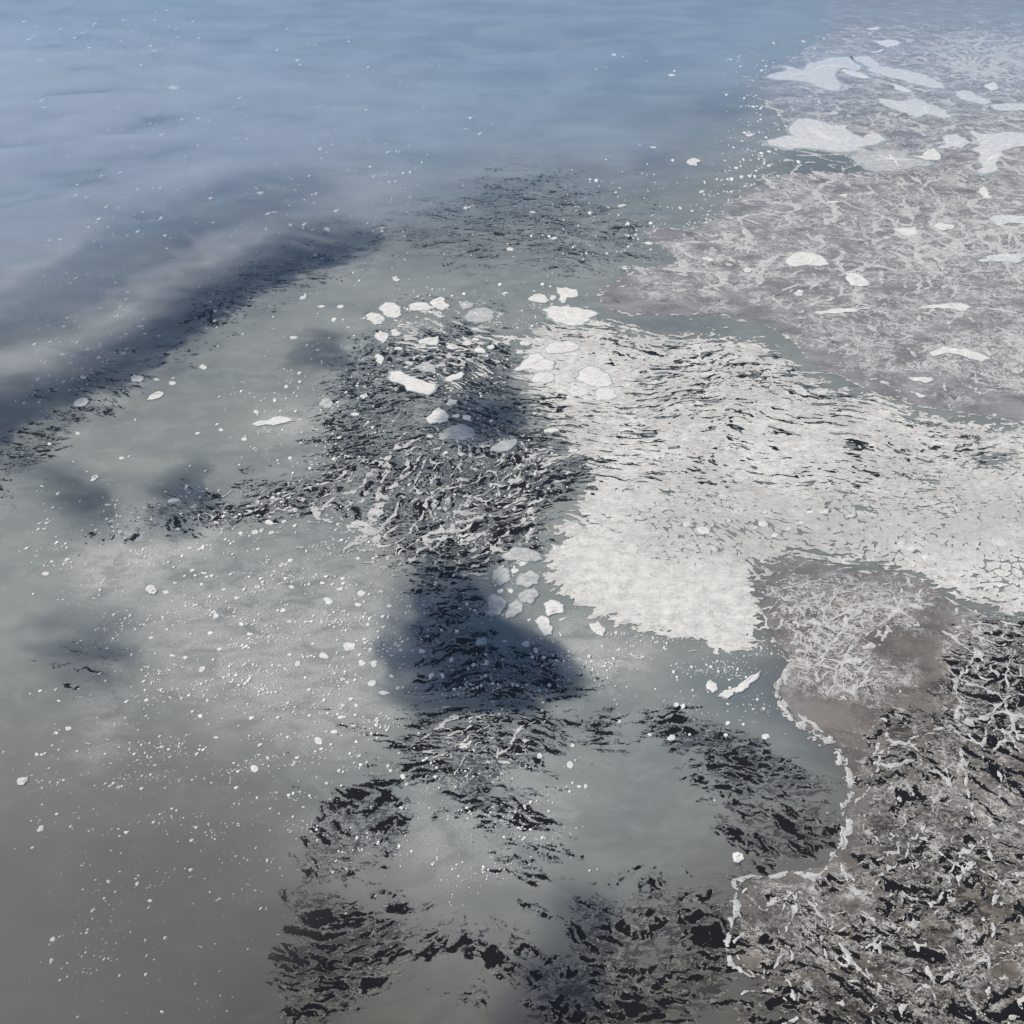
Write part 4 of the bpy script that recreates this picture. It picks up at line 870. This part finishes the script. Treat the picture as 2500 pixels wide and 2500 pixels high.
for t, pts, label, kind in BIG:
    traced(t, pts, label, {'f': None, 'd': M_DULL, 's': M_SHEET}[kind], 40 if kind == 's' else 28, 22)
ZONES = [   # (test on chart position, place, group)
    (lambda u, v: v < 175 and u < 900, 'near the blue top edge at upper left', 'far floes along the top edge'),
    (lambda u, v: v < 330 and u < 700, 'on the hazy blue ice at upper left', 'floes on hazy blue ice at upper left'),
    (lambda u, v: v < 510 and u < 760, 'in and under the long cloud bank at left', 'floes by the long cloud bank'),
    (lambda u, v: v < 250 and u < 1500, 'on blue ice near the top centre', 'floes near the top centre'),
    (lambda u, v: v < 480 and u < 1400, 'among the streaked blue leads above the cluster', 'floes among the streaked leads'),
    (lambda u, v: v < 560 and u >= 1380, 'beside the mauve ice at upper right', 'small floes at upper right'),
    (lambda u, v: v < 690 and u < 330, 'beside the shaded band near the left edge', 'floes by the shaded band at left'),
    (lambda u, v: v < 700 and u < 640, 'on smooth grey ice right of the shaded band', 'floes right of the shaded band'),
    (lambda u, v: v < 900 and u < 480, 'on misty smooth ice at middle left', 'floes on misty ice at middle left'),
    (lambda u, v: v < 680 and 930 < u < 1200, 'crowded at the top pack ice corner', 'floes crowded at the pack corner'),
    (lambda u, v: v < 860 and 960 < u < 1200, 'in the left margin of the pack ice', 'floes in the left margin of the pack'),
    (lambda u, v: v < 860 and u < 1200, 'among the dark central leads', 'floes around the central cluster'),
    (lambda u, v: v < 1180 and u >= 1200, 'set in the white pack ice', 'floes set in the pack ice'),
    (lambda u, v: v < 1015 and u < 760, 'along the shaded leads left of centre', 'floes along the shaded leads left of centre'),
    (lambda u, v: v < 1220 and u < 330, 'on mottled grey ice by the left edge', 'floes on mottled ice by the left edge'),
    (lambda u, v: v < 1180 and u < 540, 'in the upper left part of the dense swarm', 'upper left part of the swarm'),
    (lambda u, v: v < 1180 and u < 780, 'in the upper right part of the dense swarm', 'upper right part of the swarm'),
    (lambda u, v: v < 1400 and u < 540 and u > 250, 'in the lower left part of the dense swarm', 'lower left part of the swarm'),
    (lambda u, v: v < 1300 and u < 760, 'in the lower right part of the dense swarm', 'lower right part of the swarm'),
    (lambda u, v: v < 1330 and u < 1100 and u > 700, 'in the dark shaded column', 'floes in the dark shaded column'),
    (lambda u, v: u < 300, 'on grey brown ice at lower left', 'floes on grey brown ice at lower left'),
    (lambda u, v: u < 560, 'on smooth brownish ice at bottom left', 'floes on brownish ice at bottom left'),
    (lambda u, v: u < 780, 'just left of the lower dark leads', 'floes left of the lower leads'),
    (lambda u, v: u < 1140, 'along the leads at bottom centre', 'floes along the leads at bottom centre'),
    (lambda u, v: True, 'on the greenish grey ice at lower right', 'floes at lower right'),
]
# the largest are objects of their own, the tiniest go in with the brash
_area = sorted((w * h * (.35 + .65 * (TILE[t][1] + y) / 2500) for t, it in SMALL.items() for x, y, w, h in it), reverse=True)
CUT = _area[min(214, len(_area) - 1)]
TINY = [(t, x, y, w, h) for t, it in SMALL.items() for x, y, w, h in it if w * h * (.35 + .65 * (TILE[t][1] + y) / 2500) < CUT]
for t in SMALL: SMALL[t] = [q for q in SMALL[t] if q[2] * q[3] * (.35 + .65 * (TILE[t][1] + q[1]) / 2500) >= CUT]
zone_of = {}
for t, items in SMALL.items():
    for x, y, w, h in items:
        u, v = note(t, x, y)
        k = next(i for i, zn in enumerate(ZONES) if zn[0](u, v))
        zone_of.setdefault(k, []).append((t, x, y, w, h, u, v))
for k, its in zone_of.items():
    _, where, grp = ZONES[k]
    names = {}
    order = sorted(range(len(its)), key=lambda i: -its[i][3] * its[i][4])
    if len(its) > 2:
        for i, w in zip(order[:3], ('largest', 'second largest', 'third largest')): names[i] = f'{w} of the scattered white floes {where}'
        for key, w in ((5, 'leftmost'), (-5, 'rightmost'), (6, 'uppermost'), (-6, 'lowest')):
            i = sorted(range(len(its)), key=lambda q: its[q][abs(key)] * (1 if key > 0 else -1))[0]
            names.setdefault(i, f'{w} of the scattered white floes {where}')
    for i, (t, x, y, w, h, u, v) in enumerate(its):
        oval(t, x, y, w, h, names.get(i, f'one of the smaller white floes {where}'), grp)

# ------------------------------------------------------------------ brash: bits too many to count
BR = layout([
    (.9, 40, [(380,1080),(560,1020),(720,1020),(760,1160),(770,1330),(700,1440),(520,1400),(380,1280)]),
    (.55, 50, [(150,1050),(400,1000),(740,1000),(780,1440),(500,1480),(200,1400)]),
    (.5, 40, [(560,660),(760,600),(960,650),(880,820),(700,880),(480,860),(430,780)]),
    (.85, 26, [(640,800),(760,790),(720,860),(600,880),(500,840)]),
    (.9, 26, [(1380,110),(1450,110),(1470,230),(1460,300),(1440,380),(1330,440),(1290,420),(1360,340),(1400,240)]),
    (.95, 16, [(1400,290),(1470,290),(1420,380),(1320,420),(1340,350)]),
    (.6, 18, [(1540,300),(1640,290),(1700,325),(1600,330)]),
    (.4, 50, [(1100,350),(1330,380),(1300,480),(1140,530),(1000,520)]),
    (.9, 26, [(990,1190),(1110,1170),(1260,1240),(1200,1290),(1080,1280),(1000,1240)]),
    (.45, 24, [(760,1130),(900,1090),(960,1250),(1100,1330),(820,1330)]),
    (.7, 26, [(330,930),(560,900),(700,960),(560,1010),(330,1020),(180,1000)]),
    (.5, 24, [(60,620),(260,560),(300,640),(120,760),(40,780)]),
    (.5, 30, [(40,930),(240,950),(300,1080),(120,1100),(40,1080)]),
    (.4, 40, [(760,1440),(1080,1440),(1090,1600),(880,1680),(760,1600)]),
    (.5, 30, [(1130,1280),(1480,1220),(1460,1330),(1280,1360)]),
    (.5, 18, [(40,40),(380,40),(360,90),(60,90)]),
    (.35, 60, [(40,1380),(500,1380),(760,1450),(700,1620),(400,1640),(40,1480)]),
    (.12, 60, [(40,100),(900,100),(900,460),(500,560),(40,700)]),
    (.10, 60, [(40,1600),(520,1600),(440,1890),(40,1890)]),
    (.45, 22, [(690,560),(900,550),(1100,580),(1020,640),(980,760),(860,760),(700,700)]),
    (.35, 26, [(800,860),(1060,830),(1060,1080),(900,1120),(760,1060)]),
    (.9, 14, [(1030,1170),(1120,1160),(1240,1200),(1340,1250),(1470,1200),(1480,1240),(1380,1290),(1240,1250),(1100,1200)]),
    (.8, 30, [(940,560),(1120,560),(1130,640),(1010,700),(960,640)]),
    (.6, 30, [(120,1020),(330,990),(480,1000),(360,1090),(160,1150)]),
    (.6, 20, [(1420,1060),(1640,1060),(1500,1110)]),
])
g = np.random.RandomState(5)
NB_ = 280000
bu = g.uniform(0, 1932, NB_).astype(F32); bv = g.uniform(0, 1932, NB_).astype(F32)
bx, by = at(bu, bv)
den = sample(BR, bu, bv) * np.clip(.22 + 2.4 * fbm(np.asarray(bx + by * .35, F32) / 300, np.asarray(by - bx * .15, F32) / 110, 4, 77), 0.04, 1.4)
keep = g.uniform(0, 1, NB_) < den
bx, by, bv = bx[keep], by[keep], bv[keep]
tu, tv = np.array([note(t, x, y) for t, x, y, w, h in TINY], F32).T
tx, ty = at(tu, tv)
bx = np.concatenate([bx, tx]); by = np.concatenate([by, ty]); bv = np.concatenate([bv, tv])
nb = len(bx)
rng_m = np.sqrt(bx ** 2 + by ** 2 + CAM_H ** 2) / FPX * FS       # metres per note pixel across
size = np.clip(g.lognormal(.02, .72, nb), .45, 5.0) * (.8 + .2 * np.clip(bv / 900, 0, 1)) * np.where(bv < 450, 1.5, 1.0) * rng_m
size[-len(TINY):] = np.array([.5 * w / 2.2465 / FS for t, x, y, w, h in TINY]) * rng_m[-len(TINY):]
asp = np.clip(.75 + .15 * g.randn(nb), .4, 1.1)
ang = g.uniform(0, math.pi, nb)
K = 6
ca = np.arange(K) * 2 * np.pi / K
rr = g.uniform(.65, 1.1, (nb, K)); aa = ca[None] + g.uniform(-.25, .25, (nb, K))
lx = rr * np.cos(aa) * size[:, None]; ly = rr * np.sin(aa) * (size * asp)[:, None]
px = bx[:, None] + lx * np.cos(ang)[:, None] - ly * np.sin(ang)[:, None]
py = by[:, None] + (lx * np.sin(ang)[:, None] + ly * np.cos(ang)[:, None]) * (1 + .9 * np.clip((by - 3000) / 6000, 0, 1))[:, None]
topz = np.full((nb, K), 1.2) + g.uniform(-.08, .08, (nb, K))
co = np.concatenate([np.stack([px, py, topz], 2), np.stack([px, py, np.full((nb, K), .2)], 2)], 1).reshape(-1, 3)
base = (np.arange(nb) * 2 * K)[:, None]
topl = (base + np.arange(K)[None]).ravel()
side = np.stack([np.stack([base[:, 0] + k, base[:, 0] + K + k, base[:, 0] + K + (k + 1) % K, base[:, 0] + (k + 1) % K], 1) for k in range(K)], 1).reshape(-1)
loops = np.concatenate([topl, side]); tot = np.concatenate([np.full(nb, K), np.full(nb * K, 4)])
brash = raw_mesh('brash_ice', co, loops, np.concatenate([[0], np.cumsum(tot)[:-1]]), tot, M_BRASH)
tag(brash, 'countless small bits of white brash ice strewn over the grey ice', 'brash ice', kind='stuff')

# ------------------------------------------------------------------ clouds
def mat_cloud(name, density, color, aniso=.35):
    m, nt, out = new_mat(name)
    v = nt.nodes.new('ShaderNodeVolumePrincipled')
    v.inputs['Density'].default_value = density; v.inputs['Color'].default_value = (*color, 1); v.inputs['Anisotropy'].default_value = aniso
    nt.links.new(v.outputs[0], out.inputs['Volume'])
    return m

def cloud(name, label, parts, z, thick, mat, cell=40.0, seed=0, lump=(520, 380), rough=.55, group=None, shadow=False):
    """a lens of even mist, thick in the middle and lumpy, thinning to nothing at its rim.
    parts: (strength, softness, outline in chart notes); shadow=True means the outline is where the shade falls."""
    m = layout(parts)
    ys, xs = np.nonzero(m > .01)
    cu = np.array([_mc[xs.min()], _mc[xs.max()]]); cv = np.array([_mc[ys.min()], _mc[ys.max()]])
    zc = 0.0 if shadow else z
    cs = [at(a, b, zc) for a in cu for b in cv]
    x0, x1 = min(c[0] for c in cs), max(c[0] for c in cs); y0, y1 = min(c[1] for c in cs), max(c[1] for c in cs)
    pad = 420 + 6 * cell; x0 -= pad; x1 += pad; y0 -= pad; y1 += pad
    nx = int((x1 - x0) / cell) + 2; ny = int((y1 - y0) / (cell * 1.25)) + 2
    X, Y = np.meshgrid(np.linspace(x0, x1, nx), np.linspace(y0, y1, ny)); X = X.astype(F32); Y = Y.astype(F32)
    wx = perlin(X / 700, Y / 700, seed + 1) * 160; wy = perlin(X / 700, Y / 700, seed + 2) * 220
    ww = perlin(X / 190, Y / 190, seed + 3) * 46; wv = perlin(X / 190, Y / 190, seed + 4) * 60
    U, V = chart(X + wx * .6 + ww, Y + wy * .6 + wv, zc)
    k = sample(m, U, V)
    n = fbm((X + wx) / lump[0], (Y + wy) / lump[1], 5, seed + 5, .52)
    t = thick * np.clip(k * k * (3 - 2 * np.minimum(k, 1)) * (1 + 1.9 * rough * n) - .012, 0, 2)
    t[0] = 0; t[-1] = 0; t[:, 0] = 0; t[:, -1] = 0          # closed at the rim
    X = X.copy(); Y = Y.copy()
    if shadow:
        o_ = z / math.tan(SUN_EL); X += SUN_H.x * o_; Y += SUN_H.y * o_
    on = t > 0
    cells = on[:-1, :-1] | on[1:, :-1] | on[:-1, 1:] | on[1:, 1:]
    i = np.arange(nx * ny).reshape(ny, nx)
    q = np.stack([i[:-1, :-1][cells], i[:-1, 1:][cells], i[1:, 1:][cells], i[1:, :-1][cells]], 1)
    N = nx * ny
    top = np.stack([X, Y, z + t * .65], 2).reshape(-1, 3); bot = np.stack([X, Y, z - t * .35], 2).reshape(-1, 3)
    # weld the two skins where the cloud has no thickness
    flat = ~on.ravel()
    bi = np.where(flat, np.arange(N), np.arange(N) + N)
    L = np.concatenate([q.ravel(), bi[q[:, ::-1]].ravel()])
    used, inv = np.unique(L, return_inverse=True)
    co = np.concatenate([top, bot])[used]
    nq = len(L) // 4
    o = raw_mesh(name, co, inv, np.arange(nq) * 4, np.full(nq, 4), mat)
    return tag(o, label, 'cloud', group)

M_CLOUD = mat_cloud('cloud_mist', .0048, (.80, .82, .86))
M_DENSE = mat_cloud('dense_mist', .0070, (.80, .83, .88))
M_VEIL = mat_cloud('blue_veil', .0048, (.62, .70, .84))
M_MIST = mat_cloud('blue_mist', .00019, (.50, .72, 1.0), .1)
M_FOG = mat_cloud('thin_fog', .0011, (.62, .60, .57))
cloud('cloud_bank', 'long low grey cloud bank curving along the shaded band at left', [
    (.55, 60, [(-250,560),(140,440),(380,370),(640,300),(800,310),(760,370),(600,400),(430,470),(260,570),(80,680),(-250,800)])],
    360, 60, M_CLOUD, seed=100, lump=(700, 360), rough=1.0)
cloud('cloud_bank', 'thin ragged front of grey cloud beside the shaded leads at left', [
    (.7, 46, [(-250,620),(40,590),(140,560),(260,520),(330,470),(420,425),(560,395),(690,355),(790,345),(800,365),(740,388),(600,412),(500,440),(430,480),(340,545),(270,595),(160,640),(80,690),(-250,830)])],
    280, 150, M_CLOUD, seed=120, cell=26, lump=(520, 260), rough=.8)
cloud('cloud_veil', 'broad thin blue grey cloud veil with darker gaps at upper left', [
    (.75, 90, [(-300,60),(500,120),(1000,230),(960,280),(820,330),(600,330),(420,390),(100,470),(-300,560)]),
    (.55, 50, [(840,200),(1200,230),(1300,290),(1200,300),(1000,280),(900,250)]),
    (-.6, 22, ell(190,262,34,14)), (-.6, 20, ell(312,256,55,9)), (-.7, 26, ell(290,410,60,22,-18)), (-.5, 24, ell(100,310,60,16))],
    380, 64, M_VEIL, cell=60, seed=140, lump=(900, 620), rough=1.0)
cloud('cloud_wisp', 'thin grey wisp of cloud above the streaked leads at top centre', [
    (.7, 30, [(800,390),(850,330),(900,280),(1000,262),(1060,275),(940,310),(880,350),(840,400)])], 260, 26, M_CLOUD, cell=24, seed=170, lump=(300, 260), rough=1.0)
SH = [  # unseen clouds added out of view to cast the shadow patches
 ('added high cloud beyond the left edge that throws the long blue shadow band', [(1, 26, [(-60,730),(60,700),(150,670),(250,600),(330,545),(430,490),(560,450),(690,430),(715,450),(650,475),(560,500),(470,545),(400,585),(340,635),(280,670),(220,715),(120,755),(30,800),(-60,850)])], 2620, 300),
 ('added high cloud beyond the left edge that shades the dark column below centre', [(1, 40, [(745,1150),(800,1085),(920,1070),(950,1170),(1020,1210),(1030,1260),(1090,1310),(1010,1350),(900,1355),(790,1320),(740,1240)])], 2600, 330),
 ('added high cloud beyond the top left corner that shades the central floes', [(1, 30, ell(915,790,80,46,-4))], 2480, 200),
 ('small added high cloud off the left edge that shades the leads left of centre', [(1, 34, [(270,960),(330,905),(395,880),(410,950),(330,990),(270,990)])], 2300, 190),
 ('added high cloud beyond the top left corner that shades the ice left of centre', [(.9, 26, ell(600,665,44,40))], 2480, 150),
 ('added high cloud off the left edge that shades the misty ice at middle left', [(.8, 34, [(30,880),(130,890),(230,960),(220,1010),(160,990),(30,950)])], 2300, 150),
 ('added high cloud off the left edge that shades the mottled ice at lower left', [(.6, 60, [(100,1130),(270,1130),(260,1280),(120,1340),(60,1260)])], 2300, 160),
 ('added high cloud far off the left edge that shades the bottom leads', [(.9, 50, [(960,1840),(1020,1740),(1100,1640),(1130,1700),(1080,1800),(1120,1960),(960,1960)])], 2300, 160),
]
for k, (lab, parts, z, th) in enumerate(SH):
    cloud('shade_cloud', lab, parts, z, th, M_DENSE, cell=24, seed=200 + 9 * k, lump=(230, 170), rough=1.0, shadow=True)
cloud('mist_patch', 'pale mist veil over the upper snow lobe of the pack ice', [(.8, 40, [(1180,960),(1400,930),(1640,960),(1600,1060),(1400,1090),(1200,1100),(1030,1080),(1060,1010)])], 200, 60, M_FOG, cell=36, seed=300)
cloud('fog_bank', 'wide brownish grey fog bank filling the bottom left corner', [(1, 120, [(-300,1480),(200,1480),(460,1500),(560,1600),(520,1720),(440,1900),(400,2200),(-300,2200)])], 180, 220, M_FOG, cell=30, seed=330, lump=(700, 600), rough=.35)
cloud('sea_mist', 'low blue sea mist hanging over the far ice along the top', [(1, 110, [(-400,-400),(2332,-400),(2332,170),(1500,210),(900,330),(300,420),(-400,470)])], 210, 330, M_MIST, cell=150, seed=360, lump=(2600, 1500), rough=.5)


# ------------------------------------------------------------------ haze
hm, hnt, hout = new_mat('haze_air')
hv = hnt.nodes.new('ShaderNodeVolumePrincipled')
hv.inputs['Density'].default_value = 0.55e-5; hv.inputs['Color'].default_value = (.42, .66, 1.0, 1); hv.inputs['Anisotropy'].default_value = .0
hnt.links.new(hv.outputs[0], hout.inputs['Volume'])
hr, hz0, hz1 = 61000.0, -1.0, 3060.0
V = [(x, y, z) for z in (hz0, hz1) for x, y in ((-hr, -hr), (hr, -hr), (hr, hr), (-hr, hr))]
Fq = [0,3,2,1, 4,5,6,7, 0,1,5,4, 1,2,6,5, 2,3,7,6, 3,0,4,7]
haze = raw_mesh('haze', V, Fq, list(range(0, 24, 4)), [4] * 6, hm)
tag(haze, kind='stuff')
